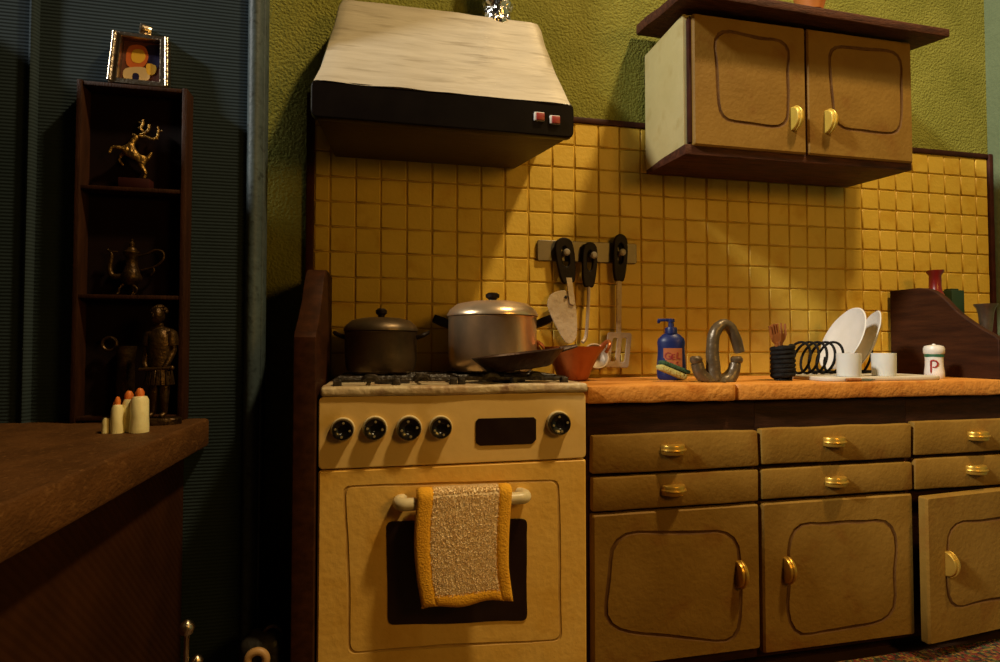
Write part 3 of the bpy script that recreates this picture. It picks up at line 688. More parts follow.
# ================================================================== POTS ON THE STOVE
GTOP = GZ + .001
def stockpot(c, r, h, lidh, mm, label, kind):
    t = Thing('cooking_pot', label, 'pot', c)
    bm = B(); lathe(bm, [(0, 0), (r * .78, 0), (r * .90, .006), (r * .97, .022), (r, .05), (r, h - .004), (r * 1.02, h), (r * .97, h), (r * .97, h - .004), (r * .95, .05), (r * .7, .012), (0, .010)], 48, T(*c)); t.part('body', bm, mm)
    bm = B(); lathe(bm, [(0, h + .001), (r * 1.0, h + .001), (r * 1.035, h + .003), (r * 1.035, h + .008), (r * .97, h + lidh * .45), (r * .80, h + lidh * .80), (r * .5, h + lidh * .96), (0, h + lidh)], 48, T(*c)); ld = t.part('lid', bm, mm)
    bm = B(); lathe(bm, [(0, h + lidh - .002), (r * .10, h + lidh - .002), (r * .09, h + lidh + .006), (r * .155, h + lidh + .012), (r * .16, h + lidh + .022), (r * .10, h + lidh + .028), (0, h + lidh + .028)], 20, T(*c)); t.part('lid_knob', bm, 'bakelite', ld)
    for s in (-1, 1):
        bm = B(); z = h * .86; vx = rgt * s
        p0 = Vector(c) + vx * r * .98 + Vector((0, 0, z))
        if kind == 'block':
            p1 = p0 + vx * r * .16 + Vector((0, 0, .010)); p2 = p0 + vx * r * .36 + Vector((0, 0, .022))
            tube(bm, [p0, p1, p2], [.012, .014, .012], 4, flat=1.6)
        else:
            f_ = fwd.cross(Vector((0, 0, 1))).normalized(); bk = Vector((0, 1, 0))
            tube(bm, cr([p0 - bk * .03, p0 - bk * .028 + vx * r * .20 + Vector((0, 0, .008)), p0 + vx * r * .34 + Vector((0, 0, .016)), p0 + bk * .028 + vx * r * .20 + Vector((0, 0, .008)), p0 + bk * .03], 5), .007, 8)
        t.part('handle', bm, 'bakelite')
    return t
pb = onY(492.5, 370, .168); stockpot((pb.x, -.168, GTOP), .147, .180, .054, 'aluminium', 'large shiny aluminium stockpot with domed lid on the stove', 'block')
pb = onY(381, 370, .20); stockpot((pb.x, -.20, GTOP), .111, .128, .046, 'aluminium_dark', 'small dull dark cooking pot with lid on the stove', 'loop')
# frying pan, tipped on the front supports
pc = onY(520, 376, .40); Rp = .138
pan = Thing('frying_pan', 'shallow dark brown pan tipped on the stove before the stockpot', 'pan', (pc.x, -.402, GTOP))
Mp = T(pc.x, -.402, GTOP + .0165) @ R(-6.5, 'Y')
bm = B(); lathe(bm, [(0, 0), (Rp * .62, 0), (Rp * .70, .004), (Rp, .044), (Rp * 1.02, .047), (Rp * .98, .046), (Rp * .68, .010), (0, .007)], 40, Mp, 0, 1, .60); pan.part('bowl', bm, 'pan_brown')
bm = B(); tube(bm, [(Rp * .94, 0, .043), (Rp * 1.15, 0, .046), (Rp * 1.32, 0, .048)], [.012, .009, .006], 8, M=Mp, flat=.5); pan.part('handle', bm, 'pan_brown')
# copper bowl
cb = Thing('copper_bowl', 'copper bowl with two loop handles beside the stockpot', 'bowl', (.630, -.235, CT))
cB = Vector((SX1 + .057, -.20, CT + .001)); cb.o.location.x = cB.x; cb.off = Vector(cb.o.location)
bm = B(); lathe(bm, [(0, 0), (.042, 0), (.050, .006), (.066, .045), (.088, .088), (.108, .112), (.110, .115), (.103, .113), (.084, .088), (.058, .042), (.040, .010), (0, .008)], 40, T(cB)); rough_up(bm, .002, 30, 4); cb.part('bowl', bm, 'copper')
for s in (-1, 1):
    v = Vector((math.cos(.1), -math.sin(.1) , 0)) * s; k = Vector((0, 1, 0)); p = cB + v * .100 + Vector((0, 0, .106))
    bm = B(); tube(bm, cr([p - k * .034 - Vector((0, 0, .012)), p - k * .03 + v * .016 + Vector((0, 0, .014)), p + v * .024 + Vector((0, 0, .026)), p + k * .03 + v * .016 + Vector((0, 0, .014)), p + k * .034 - Vector((0, 0, .012))], 5), .0075, 8, flat=.7); cb.part('handle', bm, 'copper')

# ================================================================== THINGS ON THE WORKTOP
# soap bottle
c = onY(671.5, 382, .22); c.y = -.22; c.z = CT
sb = Thing('soap_bottle', 'blue pump soap bottle with orange label by the tap', 'bottle', c)
RB = T(c) @ R(-24, 'Z') @ T(-c); W_ = .049; bm = B(); prof = [(0, 0), (.80, 0), (.95, .006), (1, .02), (1.0, .05), (.94, .085), (.92, .11), (.96, .130), (.90, .142), (.62, .156), (.40, .163), (0, .163)]
lathe(bm, [(r * W_, z) for r, z in prof], 32, T(c), 0, 1, .62); xform(bm, RB); bo = sb.part('body', bm, 'blue_plastic')
bm = B(); lathe(bm, [(0, .160), (.021, .160), (.021, .176), (.019, .182), (.010, .183), (.009, .200), (.012, .201), (.012, .212), (0, .213)], 20, T(c)); box(bm, -.045, .008, -.008, .008, .203, .213, .003, M=T(c)); box(bm, -.046, -.036, -.006, .006, .197, .210, .002, M=T(c)); xform(bm, RB); sb.part('pump', bm, 'blue_plastic')
def on_body(u, v, off=.0012):   # point on the bottle's front
    zz = v; r = W_ * 1.0 if zz < .06 else W_ * .96; x = u; y = -.62 * math.sqrt(max(0, r * r - x * x)); return c + Vector((x + .003, y - off, zz))
bm = B(); vs, fs = [], []
for j in range(9):
    for i in range(11): vs.append(on_body(-.031 + .062 * i / 10, .024 + .086 * j / 8))
for j in range(8):
    for i in range(10): a = j * 11 + i; fs.append((a, a + 1, a + 12, a + 11))
add(bm, vs, fs); xform(bm, RB); lb = sb.part('label', bm, 'orange_label', bo)
bm = B()
for s_, u, v, sz in (('G', -.016, .072, .034), ('E', .000, .071, .028), ('L', .016, .074, .032), ('E', -.008, .046, .024), ('S', .014, .048, .024)):
    tmp = B(); text(tmp, s_, sz, R(random.uniform(-10, 10), 'Z')); tmp.verts.index_update()
    add(bm, [on_body(u + vv.co.x, v + vv.co.y, .0028 + vv.co.z) for vv in tmp.verts], [[vv.index for vv in f.verts] for f in tmp.faces]); tmp.free()
xform(bm, RB); sb.part('lettering', bm, 'red_ink', lb)
# sponge
cs = c + Vector((-.052, -.085, 0)); sg = Thing('sponge', 'yellow sponge with green scouring side leaning on the soap bottle', 'sponge', cs)
Ms = T(cs.x, cs.y, CT + .010) @ R(-10, 'Z') @ R(22, 'Y') @ S(1.0, 1.1, 1.15)
bm = B(); box(bm, -.048, .048, -.028, .022, 0, .018, .008, 3, M=Ms); xform(bm, T(0, 0, .012)); rough_up(bm, .003, 30, 1); sg.part('foam', bm, 'sponge_yellow')
bm = B(); box(bm, -.047, .052, -.026, .026, .0185, .030, .005, 3, M=Ms); xform(bm, T(0, 0, .012)); rough_up(bm, .003, 30, 2); sg.part('scourer', bm, 'sponge_green')
# tap
c = onY(718, 384, .36); c.z = CT
tp = Thing('tap', 'grey clay swan neck tap with two stub handles on the worktop', 'tap', c)
P = lambda x, y, d=.36: onY(x, y, d)
bm = B(); tube(bm, cr([P(714, 382) + Vector((0, 0, .006)), P(713, 368), P(712.5, 350), P(714, 334), P(722, 324.5), P(730.5, 328), P(736, 340), P(739.5, 352)], 6), [.026, .023, .020, .019, .018, .0175, .018, .0165], 16); rough_up(bm, .0022, 28, 3); tp.part('spout', bm, 'clay_grey')
bm = B(); tube(bm, cr([P(697, 363), P(700, 373), P(708, 380.5), P(718, 383), P(727, 380), P(733, 372), P(735, 363)], 6), [.019, .021, .024, .026, .024, .021, .019], 14)
for v in bm.verts: v.co.z = max(v.co.z, CT + .001)
rough_up(bm, .002, 28, 6)
for v in bm.verts: v.co.z = max(v.co.z, CT + .001)
tp.part('base', bm, 'clay_grey')
for px in (696, 736.5):
    bm = B(); a = P(px, 360); lathe(bm, [(0, -.012), (.014, -.012), (.020, -.004), (.020, .006), (.013, .012), (0, .013)], 18, T(a.x, a.y, a.z)); rough_up(bm, .0015, 40, px); tp.part('handle', bm, 'clay_grey')
# drainer tray
c0 = onZ(865, 380, CT); XT0, XT1 = onY(801, 378, .30).x, onY(912, 378, .30).x
bm = B(); l = [(p.x, p.y) for p in rquad([(XT0, -.432), (XT1, -.432), (XT1, -.13), (XT0, -.13)], .06)]
plate(bm, [l], .014, .004, T(0, 0, CT + .0072)); TT = CT + .0148
tray = single('drainer_tray', bm, 'tray_white', 'flat off-white drainer tray under the dish rack', 'tray', ((XT0 + XT1) / 2, -.25, CT))
# cutlery holder: coiled black cord
c = onY(783, 382, .33); c.z = CT; c.x = min(c.x, XT0 - .046)
ch_ = Thing('cutlery_holder', 'black coiled wire cutlery holder beside the drainer tray', 'holder', c)
bm = B(); pts = []
for i in range(7 * 20 + 1):
    a = i / 20 * 2 * PI; pts.append(c + Vector((.031 * math.cos(a), .031 * math.sin(a), .010 + .105 * i / 140)))
tube(bm, pts, .0095, 8); rough_up(bm, .002, 60, 3)
for v in bm.verts: v.co.z = max(v.co.z, CT + .0008)
ch_.part('coil', bm, 'black_wire')
bm = B()
for a in range(5): tube(bm, [c + Vector((.024 * math.cos(a * 1.256), .024 * math.sin(a * 1.256), .004)), c + Vector((.024 * math.cos(a * 1.256), .024 * math.sin(a * 1.256), .112))], .006, 6)
lathe(bm, [(0, .002), (.028, .002), (.028, .006), (0, .006)], 16, T(c)); ch_.part('core', bm, 'black_wire')
for dx, dy, tl_, yw, lab in ((-.008, -.004, -13, 12, 'brown wooden fork leaning in the coil holder'), (.004, .006, -3, -28, 'second brown wooden fork upright in the coil holder')):
    bm = B(); M = T(c.x + dx, c.y + dy, CT + .028) @ R(yw, 'Z') @ R(tl_, 'Y')
    tube(bm, [(0, 0, 0), (0, 0, .07), (0, 0, .105)], [.0042, .005, .008], 8, M=M)
    tube(bm, [(0, 0, .098), (0, 0, .110), (0, -.002, .122), (0, -.002, .130)], [.006, .017, .020, .019], 10, M=M, flat=1) if False else None
    vs = cr([(-.006, .098, 0), (-.016, .112, 0), (-.021, .128, 0), (-.021, .165, 0), (-.0145, .165, 0), (-.0135, .133, 0), (-.010, .133, 0), (-.0085, .168, 0), (-.003, .168, 0), (-.002, .133, 0), (.002, .133, 0), (.003, .168, 0), (.0085, .168, 0), (.010, .133, 0), (.0135, .133, 0), (.0145, .165, 0), (.021, .165, 0), (.021, .128, 0), (.016, .112, 0), (.006, .098, 0)], 1)
    plate(bm, [[(p.x, p.y) for p in vs]], .007, .0015, M @ R(90, 'X')); single('wooden_fork', bm, 'fork_wood', lab, 'fork', c + Vector((dx, dy, .028)))
# plates, then the dish rack that holds them: a coil on the left and a hoop behind each plate
def plate_obj(px, py, d, r, tilt, yaw, label, seed):
    c = onY(px, py, d); bm = B()
    lathe(bm, [(0, 0), (r * .60, 0), (r * .66, .003), (r * .95, .013), (r, .0165), (r * .97, .019), (r * .63, .009), (0, .007)], 44); rough_up(bm, .002, 16, seed)
    M = R(yaw, 'Z') @ R(-90 + tilt, 'Y')
    zmin = min((M @ v.co).z for v in bm.verts); c.z = TT + .0105 - zmin
    xform(bm, T(c) @ M); single('plate', bm, 'white_clay', label, 'plate', (c.x, c.y, TT + .010))
    v = (M @ Vector((1, 0, 0))); v = v if v.z < 0 else -v; n = M.to_3x3() @ Vector((0, 0, 1)); return c, v, n, r
pl = [plate_obj(846, 345, .185, .131, 24, -15, 'white plate leaning in the rack, seen full-face before the other', 3),
      plate_obj(870, 345, .180, .122, 20, -30, 'white plate leaning behind the other plate in the rack', 9)]
xk0 = onY(799, 370, .27).x; bt = pl[0][0] + pl[0][1] * pl[0][3]; xk1 = bt.x - .060
rk = Thing('dish_rack', 'black looped wire dish rack on the drainer tray', 'rack', ((xk0 + xk1) / 2, -.255, TT))
bm = B(); pts = []; turns = 5; RK = .056
for i in range(turns * 28 + 1):
    a = i / 28 * 2 * PI; t_ = i / (turns * 28)
    pts.append(Vector((xk0 + (xk1 - xk0) * t_ + .016 * math.sin(a), -.255 + .050 * math.cos(a), TT + .0050 + RK + RK * math.sin(a))))
tube(bm, pts, .0046, 8); rk.part('coil', bm, 'black_wire')
for c, v, n, r in pl:
    bm = B(); side = v.cross(n); k = c + v * (r - .045) - n * .008
    cp = [k + (v * math.sin(a) + side * math.cos(a)) * .056 for a in [2 * PI * i / 32 for i in range(32)]]
    cp = [Vector((p.x, p.y, max(p.z, TT + .0050))) for p in cp]
    tube(bm, cp, .0046, 8, closed=True); rk.part('hoop', bm, 'black_wire')
for yy in (-.215, -.155):
    bm = B(); tube(bm, [(xk1 - .03, yy, TT + .005), (pl[1][0].x + .03, yy, TT + .005)], .0045, 8); rk.part('base_rail', bm, 'black_wire')
# two translucent tumblers
for px, d, lab in ((849, .388, 'frosted tumbler on the drainer tray in front of the plates'), (884, .380, 'frosted tumbler on the drainer tray next to the wooden panel')):
    c = onY(px, 378, d); c.z = TT; bm = B(); r, h = .0375, .078
    lathe(bm, [(0, .0003), (r * .94, .0003), (r * .96, .003), (r, h), (r * .90, h), (r * .88, .006), (0, .005)], 28, T(c)); single('tumbler', bm, 'frost', lab, 'cup', c, None)
# cutlery lying on the tray front
c = onZ(852, 381, CT); c.y = -.442; c.z = CT + .0065
kn = Thing('table_knife', 'small knife with brown handle lying before the tray', 'knife', c)
bm = B(); tube(bm, [c + Vector((-.052, .004, 0)), c + Vector((-.03, .002, 0)), c], [.005, .006, .005], 8); kn.part('handle', bm, 'fork_wood')
bm = B(); tube(bm, [c + Vector((-.002, 0, 0)), c + Vector((.03, 0, 0)), c + Vector((.06, .004, 0))], [.004, .0055, .002], 8, flat=.4); kn.part('blade', bm, 'silver')
# pepper shaker
c = onY(934.5, 378, .335); c.z = CT
sh = Thing('pepper_shaker', 'white pepper shaker with green band and red letter by the wooden panel', 'shaker', c)
prof = [(0, 0), (.034, 0), (.038, .005), (.038, .022), (.0345, .045), (.034, .068), (.0355, .082), (.0345, .086), (.040, .092), (.0405, .108), (.036, .117), (.018, .121), (0, .122)]
KS = .80
bm = B(); lathe(bm, [(a_ * KS, b_) for a_, b_ in prof], 32, T(c)); body = sh.part('body', bm, 'shaker_white')
bm = B(); lathe(bm, [(a_ * KS, b_) for a_, b_ in [(.0352, .0775), (.0368, .079), (.0368, .0885), (.0352, .090)]], 32, T(c)); rough_up(bm, .0012, 60, 2); sh.part('band', bm, 'green_paint', body)
bm = B(); lathe(bm, [(0, .1215), (.006, .1215), (.005, .125), (0, .126)], 10, T(c)); sh.part('top_dot', bm, 'shaker_white', body)
va = math.atan2(CAM.y - c.y, CAM.x - c.x)     # the side that carries the letter
def on_sh(u, z, off=.0012):
    r = (.0352 if z > .04 else .0365) * KS; a = va + u / r; return c + Vector(((r + off) * math.cos(a), (r + off) * math.sin(a), z))
bm = B(); tube(bm, [on_sh(-.006 + .001 * i, z) for i, z in enumerate([.020, .024, .030, .036, .042, .048, .054, .060, .065])][:9] if False else [on_sh(-.009, z) for z in (.018, .026, .034, .042, .050, .058, .064)], [.0008, .003, .003, .003, .003, .003, .0028], 8)
tube(bm, [on_sh(u, z) for u, z in ((-.009, .064), (-.002, .066), (.006, .063), (.0105, .056), (.009, .047), (.003, .041), (-.005, .041))], [.0028, .003, .003, .0032, .003, .0028, .0018], 8); sh.part('letter', bm, 'red_paint', body)

# behind the right panel
c = onY(935.5, 300, .14); c.x = max(c.x, PXR + .026 + .062); c.z = CT; VX = c.x
vs_ = Thing('vase', 'red glass vase with flared neck behind the wooden panel', 'vase', c)
hN = onY(934.5, 270.5, .14).z - CT
bm = B(); lathe(bm, [(0, 0), (.040, 0), (.056, .03), (.060, .08), (.058, hN - .17), (.050, hN - .125), (.034, hN - .095), (.027, hN - .075), (.026, hN - .022), (.038, hN - .006), (.039, hN), (.030, hN), (.020, hN - .02), (.018, hN - .08), (0, hN - .09)], 32, T(c), 0, .8, .8); vs_.part('body', bm, 'red_glass')
c = onY(952, 300, .055); c.z = CT; zz = onY(952, 290, .08).z
bm = B(); box(bm, c.x - .034, c.x + .034, -.082, -.026, CT + .0005, zz, .004); box(bm, c.x - .02, c.x + .02, -.07, -.036, zz - .001, zz + .008, .003)
single('green_canister', bm, 'green_box', 'dark green canister behind the wooden panel beside the red vase', 'canister', c)
c = onY(986, 320, .14); c.z = CT; zz = onY(986, 304, .14).z - CT
bm = B(); lathe(bm, [(0, 0), (.045, 0), (.046, .008), (.018, .020), (.014, zz * .45), (.022, zz * .55), (.030, zz * .75), (.036, zz * .92), (.052, zz - .004), (.053, zz), (.046, zz), (.028, zz * .8), (0, zz * .62)], 32, T(c), 0, .78, .78); single('goblet', bm, 'pewter', 'dull metal goblet with flared rim behind the wooden panel', 'goblet', c)

# ================================================================== LEFT: BAR TABLE
TBZ = onY(200, 418, DB).z
TXE = onZ(105, 462, TBZ).x
tb = Thing('bar_table', 'dark brown wooden bar table with thick top by the blue wall', 'table', (TXE - .5, -.9, 0))
bm = B(); l = [(p.x, p.y) for p in rquad([(-1.245, -1.75), (TXE, -1.75), (TXE, -DB - .002), (-1.245, -DB - .002)], .02)]
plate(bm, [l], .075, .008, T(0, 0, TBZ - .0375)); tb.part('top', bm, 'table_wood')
BXE = onY(184, 500, DB).x
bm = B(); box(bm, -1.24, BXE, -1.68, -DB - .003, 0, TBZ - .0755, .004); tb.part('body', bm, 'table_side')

# ------------------------------------------------------------------ cubby shelf with its contents
DQ = DB + .056
qx0, qx1 = onY(73, 240, DQ).x, onY(185, 240, DQ).x
qz1 = (onY(80, 83, DQ).z + onY(183, 84, DQ).z) / 2; qz0 = TBZ + .001
sf = Thing('cubby_shelf', 'tall dark wooden shelf with three cubbies standing on the bar table', 'shelf', ((qx0 + qx1) / 2, -DB - .05, qz0))
yb, yf, tk = -DB - .004, -DQ, .013
for x in (qx0, qx1 - tk): bm = B(); box(bm, x, x + tk, yf, yb, qz0, qz1, .002); sf.part('side', bm, 'shelf_wood')
zs = [qz0 + .004, onY(130, 299, DQ).z, onY(130, 191, DQ).z, qz1 - tk]
for z in zs: bm = B(); box(bm, qx0 + tk, qx1 - tk, yf + .002, yb, z, z + tk * .85, .002); sf.part('board', bm, 'shelf_wood')
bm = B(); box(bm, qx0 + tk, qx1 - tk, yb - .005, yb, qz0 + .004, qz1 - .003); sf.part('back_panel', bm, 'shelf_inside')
zf = [z + tk * .85 + .0005 for z in zs]
# picture frame on top
c = onY(140, 82, DB + .030); c.z = qz1 + .0005
pf = Thing('picture_frame', 'small silver frame with hanging loop on top of the shelf', 'frame', c)
sc = (c - CAM).dot(fwd) / F; fw, fh = 52 * sc, 54 * sc
Mf = T(c) @ R(-6, 'X') @ R(-2.5, 'Y') if False else T(c) @ R(3, 'Z') @ R(-5, 'X')
out = [(-fw / 2 * 1.02, 0), (fw / 2 * 1.02, 0), (fw / 2 * .94, fh), (-fw / 2 * .92, fh)]; k = .17
inn = [(-fw / 2 * .72, fh * .10), (fw / 2 * .70, fh * .10), (fw / 2 * .66, fh * .92), (-fw / 2 * .64, fh * .92)]
bm = B(); plate(bm, [out, inn], .030, .003, Mf @ T(0, 0, .002) @ R(90, 'X')); fr = pf.part('frame', bm, 'silver')
for a, b in ((out[0], out[3]), (out[1], out[2])):
    bm = B(); tube(bm, [(a[0] * .95, -.014, a[1] + .004), (b[0] * .95, -.014, b[1] - .003)], .006, 10, M=Mf @ T(0, 0, .002))
    pf.part('frame_rod', bm, 'silver', fr)
bm = B(); plate(bm, [[(p[0] * 1.04, p[1]) for p in inn]], .004, 0, Mf @ T(0, .010, .002) @ R(90, 'X')); pc_ = pf.part('picture', bm, 'pic_bg')
def patch(name, pts, m, y):
    bm = B(); plate(bm, [[(p.x, p.y) for p in cr([(a * fw, b * fh, 0) for a, b in pts], 4, True)]], .0008, 0, Mf @ T(0, y, .002) @ R(90, 'X')); pf.part(name, bm, m, pc_)
patch('painted_patch', [(.05, .85), (.28, .85), (.28, .45), (.12, .5)], 'pic_blue', .0074)
patch('painted_patch', [(-.24, .80), (.02, .84), (.10, .62), (-.02, .40), (-.26, .44)], 'pic_orange', .0071)
patch('painted_patch', [(-.16, .74), (.0, .76), (.05, .62), (-.04, .50), (-.18, .54)], 'pic_yellow', .0066)
patch('painted_patch', [(.08, .50), (.24, .48), (.22, .32), (.10, .30)], 'pic_yellow', .0068)
patch('painted_patch', [(-.28, .36), (.06, .42), (.14, .22), (-.02, .15), (-.28, .15)], 'pic_cream', .0069)
patch('painted_patch', [(-.14, .28), (-.05, .28), (-.05, .16), (-.14, .16)], 'pic_blue', .0062)
ring = lambda r: [(r * math.cos(2 * PI * i / 20), r * math.sin(2 * PI * i / 20)) for i in range(20)]
bm = B(); plate(bm, [ring(.0165), ring(.0125)], .026, .001, Mf @ T(.006, 0, fh + .020) @ R(25, 'Z') @ R(90, 'Y')); tube(bm, [Mf @ Vector((.006, 0, fh - .002)), Mf @ Vector((.006, 0, fh + .006))], .004, 8); pf.part('hanging_loop', bm, 'silver')
# reindeer
c = onY(136, 190, DB + .030); c.z = zf[2]; sc = (c - CAM).dot(fwd) / F
bm = B(); bh = 10 * sc; box(bm, c.x - 14 * sc, c.x + 14 * sc, c.y - .016, c.y + .016, c.z, c.z + bh, .002)
single('red_block', bm, 'dark_red', 'small dark red block under the golden reindeer', 'block', c)
dr = Thing('reindeer_figurine', 'golden leaping reindeer figurine with branching antlers in the top cubby', 'figurine', (c.x, c.y, c.z + bh))
D = lambda x, y, dy=0: Vector((onY(x, y, DB + .030).x, c.y + dy, onY(x, y, DB + .030).z))
G = lambda x, y, dy=0: D(80 + x / 6.018, 90 + y / 6.018, dy)          # from the enlarged crop
zt_ = c.z + bh; foot = G(385, 530); dz = zt_ + .002 - foot.z
def GG(x, y, dy=0): v = G(x, y, dy); v.z += dz; return v
V = [GG(320, 385), GG(375, 415), GG(290, 355), GG(318, 300), GG(345, 275), GG(312, 258), GG(245, 345, -.010), GG(205, 345, -.012), GG(188, 385, -.012), GG(240, 375, .010), GG(222, 405, .012), GG(250, 440, .012), GG(372, 455), GG(398, 490), GG(385, 528), GG(415, 400), GG(432, 368)]
r_ = [26, 24, 22, 15, 15, 8, 11, 9, 8, 10, 8, 7, 15, 9, 8, 12, 7]
E_ = [(0, 1), (0, 2), (2, 3), (3, 4), (4, 5), (2, 6), (6, 7), (7, 8), (2, 9), (9, 10), (10, 11), (1, 12), (12, 13), (13, 14), (1, 15), (15, 16)]
u_ = sc / 6.018
bm = B(); skin(bm, V, E_, [a * u_ for a in r_], 2)
for v in bm.verts: v.co.z = max(v.co.z, zt_ + .0004)
bd = dr.part('body', bm, 'old_gold', ang=80)
bm = B(); a = lambda *p: [GG(*q) for q in p]
tube(bm, cr(a((360, 262), (385, 255), (412, 235), (415, 200)), 4), [8 * u_, 8 * u_, 8 * u_, 6 * u_], 8)
tube(bm, cr(a((390, 252), (368, 228), (380, 195), (378, 172)), 4), [8 * u_, 7 * u_, 7 * u_, 5 * u_], 8); tube(bm, a((374, 215), (350, 222)), 5 * u_, 8); tube(bm, a((378, 195), (355, 188)), 5 * u_, 8); dr.part('antler', bm, 'old_gold')
bm = B(); tube(bm, cr(a((355, 270), (400, 275), (440, 290), (468, 270), (470, 215)), 4), [8 * u_, 8 * u_, 8 * u_, 7 * u_, 5 * u_], 8); tube(bm, a((468, 250), (496, 238)), 5 * u_, 8); tube(bm, a((450, 285), (470, 288)), 5 * u_, 8); dr.part('antler', bm, 'old_gold')
# teapot in the middle cubby
c = onY(131, 297, DB + .032); c.z = zf[1]; u_ = (c - CAM).dot(fwd) / F / 8.27
H = lambda x, y, dy=0: Vector((c.x + (x - 255) * u_, c.y + dy, c.z + (555 - y) * u_))
tpot = Thing('teapot', 'dark bronze footed teapot with tall spout in the middle cubby', 'teapot', c)
bm = B(); lathe(bm, [(0, 80 * u_), (40 * u_, 85 * u_), (72 * u_, 120 * u_), (78 * u_, 150 * u_), (60 * u_, 200 * u_), (45 * u_, 250 * u_), (42 * u_, 310 * u_), (60 * u_, 340 * u_), (62 * u_, 350 * u_), (0, 350 * u_)], 28, T(c)); tpot.part('body', bm, 'bronze')
bm = B(); lathe(bm, [(0, 350 * u_), (66 * u_, 350 * u_), (66 * u_, 360 * u_), (40 * u_, 372 * u_), (34 * u_, 390 * u_), (18 * u_, 400 * u_), (22 * u_, 430 * u_), (10 * u_, 445 * u_), (14 * u_, 460 * u_), (0, 472 * u_)], 20, T(c)); tpot.part('lid', bm, 'bronze')
bm = B(); tube(bm, cr([H(190, 400), H(120, 400), H(95, 340), H(105, 260), H(105, 215), H(75, 180)], 5), [26 * u_, 26 * u_, 20 * u_, 14 * u_, 13 * u_, 9 * u_], 10); tube(bm, [H(75, 182), H(105, 200), H(150, 196)], [8 * u_, 12 * u_, 6 * u_], 8); tpot.part('spout', bm, 'bronze')
bm = B(); tube(bm, cr([H(305, 225), H(370, 205), H(430, 172), H(490, 190), H(490, 250), H(430, 310), H(330, 345)], 5), 9 * u_, 8); tube(bm, cr([H(420, 320), H(425, 350), H(400, 385)], 4), 7 * u_, 8); tpot.part('handle', bm, 'bronze')
for x, dy in ((180, -.012), (305, -.012), (243, .02)):
    bm = B(); tube(bm, cr([H(235 + (x - 243) * .5, 465, dy * .5), H(x + 4, 500, dy), H(x - 2, 535, dy), H(x - 12, 549, dy - .003)], 4), [13 * u_, 10 * u_, 8 * u_, 6 * u_], 8)
    for v in bm.verts: v.co.z = max(v.co.z, c.z + .0003)
    tpot.part('foot', bm, 'bronze')
# tankard in the bottom cubby
c = onY(125, 405, DB + .033); c.z = zf[0]; u_ = (c - CAM).dot(fwd) / F
tk_ = Thing('tankard', 'dark metal tankard with ring handle in the bottom cubby', 'jug', c)
hT = c.z; top = onY(125, 346, DB + .033).z - c.z
bm = B(); lathe(bm, [(0, 0), (8.5 * u_, 0), (8.5 * u_, .01), (8 * u_, .02), (8 * u_, top * .5), (7.5 * u_, top * .8), (9.5 * u_, top - .006), (9.5 * u_, top), (8 * u_, top), (6 * u_, top * .6), (0, top * .55)], 24, T(c)); tk_.part('body', bm, 'bronze')
bm = B(); hc_ = onY(109.5, 344, DB + .033); tube(bm, [Vector((hc_.x + 6.5 * u_ * math.cos(a), c.y, hc_.z + 6.5 * u_ * math.sin(a))) for a in [2 * PI * i / 20 for i in range(20)]], 1.5 * u_, 8, closed=True); tube(bm, [Vector((hc_.x + 6 * u_, c.y, hc_.z - 1 * u_)), c + Vector((-8 * u_, 0, top - .010))], 1.5 * u_, 8); tk_.part('handle', bm, 'bronze')
# soldier statuette on the table before the shelf
c = onY(158, 420, DQ + .055); c.z = TBZ + .0005; s_ = (c - CAM).dot(fwd) / F
so = Thing('soldier_statuette', 'bronze statuette of a soldier in armour and skirt before the shelf', 'statuette', c)
u_ = s_ / 4.9                                   # crop scale of the enlarged view
bm = B(); bh = 30 * u_; lathe(bm, [(0, 0), (105 * u_, 0), (106 * u_, bh * .8), (100 * u_, bh), (0, bh)], 36, T(c), 0, 1, .62); so.part('base', bm, 'bronze')
J = lambda x, y, dy=0: Vector((c.x + (x - 145) * u_, c.y + dy * u_, c.z + (640 - y) * u_))
gz = bh + c.z
V = [J(150, 400), J(148, 300, 0), J(146, 205, 5), J(146, 165, 4), J(140, 135, -4),                    # pelvis, waist, chest, neck, head base
     J(190, 192, 6), J(206, 275, 12), J(186, 352, -22), J(172, 366, -34),                             # right-hand side arm
     J(104, 192, 4), J(86, 280, 8), J(86, 352, -14), J(100, 368, -26),                                # other arm
     J(172, 420), J(174, 510, -8), J(172, 590, 2), J(160, 606, -24),                                  # leg
     J(128, 420), J(124, 510, 0), J(118, 588, 8), J(106, 604, -16)]
E_ = [(0, 1), (1, 2), (2, 3), (3, 4), (2, 5), (5, 6), (6, 7), (7, 8), (2, 9), (9, 10), (10, 11), (11, 12), (0, 13), (13, 14), (14, 15), (15, 16), (0, 17), (17, 18), (18, 19), (19, 20)]
r_ = [44, 42, 50, 19, 20, 24, 19, 15, 13, 24, 19, 15, 13, 30, 22, 15, 12, 30, 22, 15, 12]
bm = B(); skin(bm, V, E_, [a * u_ for a in r_], 2)
ball(bm, J(138, 108, -6), 38 * u_, 20, sx=.86, sz=1.22); tube(bm, [J(131, 100, -39), J(129, 114, -45), J(131, 120, -40)], [4 * u_, 6 * u_, 4 * u_], 6); ball(bm, J(122, 98, -36), 4.5 * u_, 8); ball(bm, J(142, 98, -37), 4.5 * u_, 8); tube(bm, [J(122, 131, -35), J(140, 131, -36)], 3.5 * u_, 6)
ball(bm, J(164, 112, 0), 7 * u_, 8, sx=.5)
for v in bm.verts: v.co.z = max(v.co.z, gz + .0003)
so.part('figure', bm, 'bronze', ang=80)
bm = B()
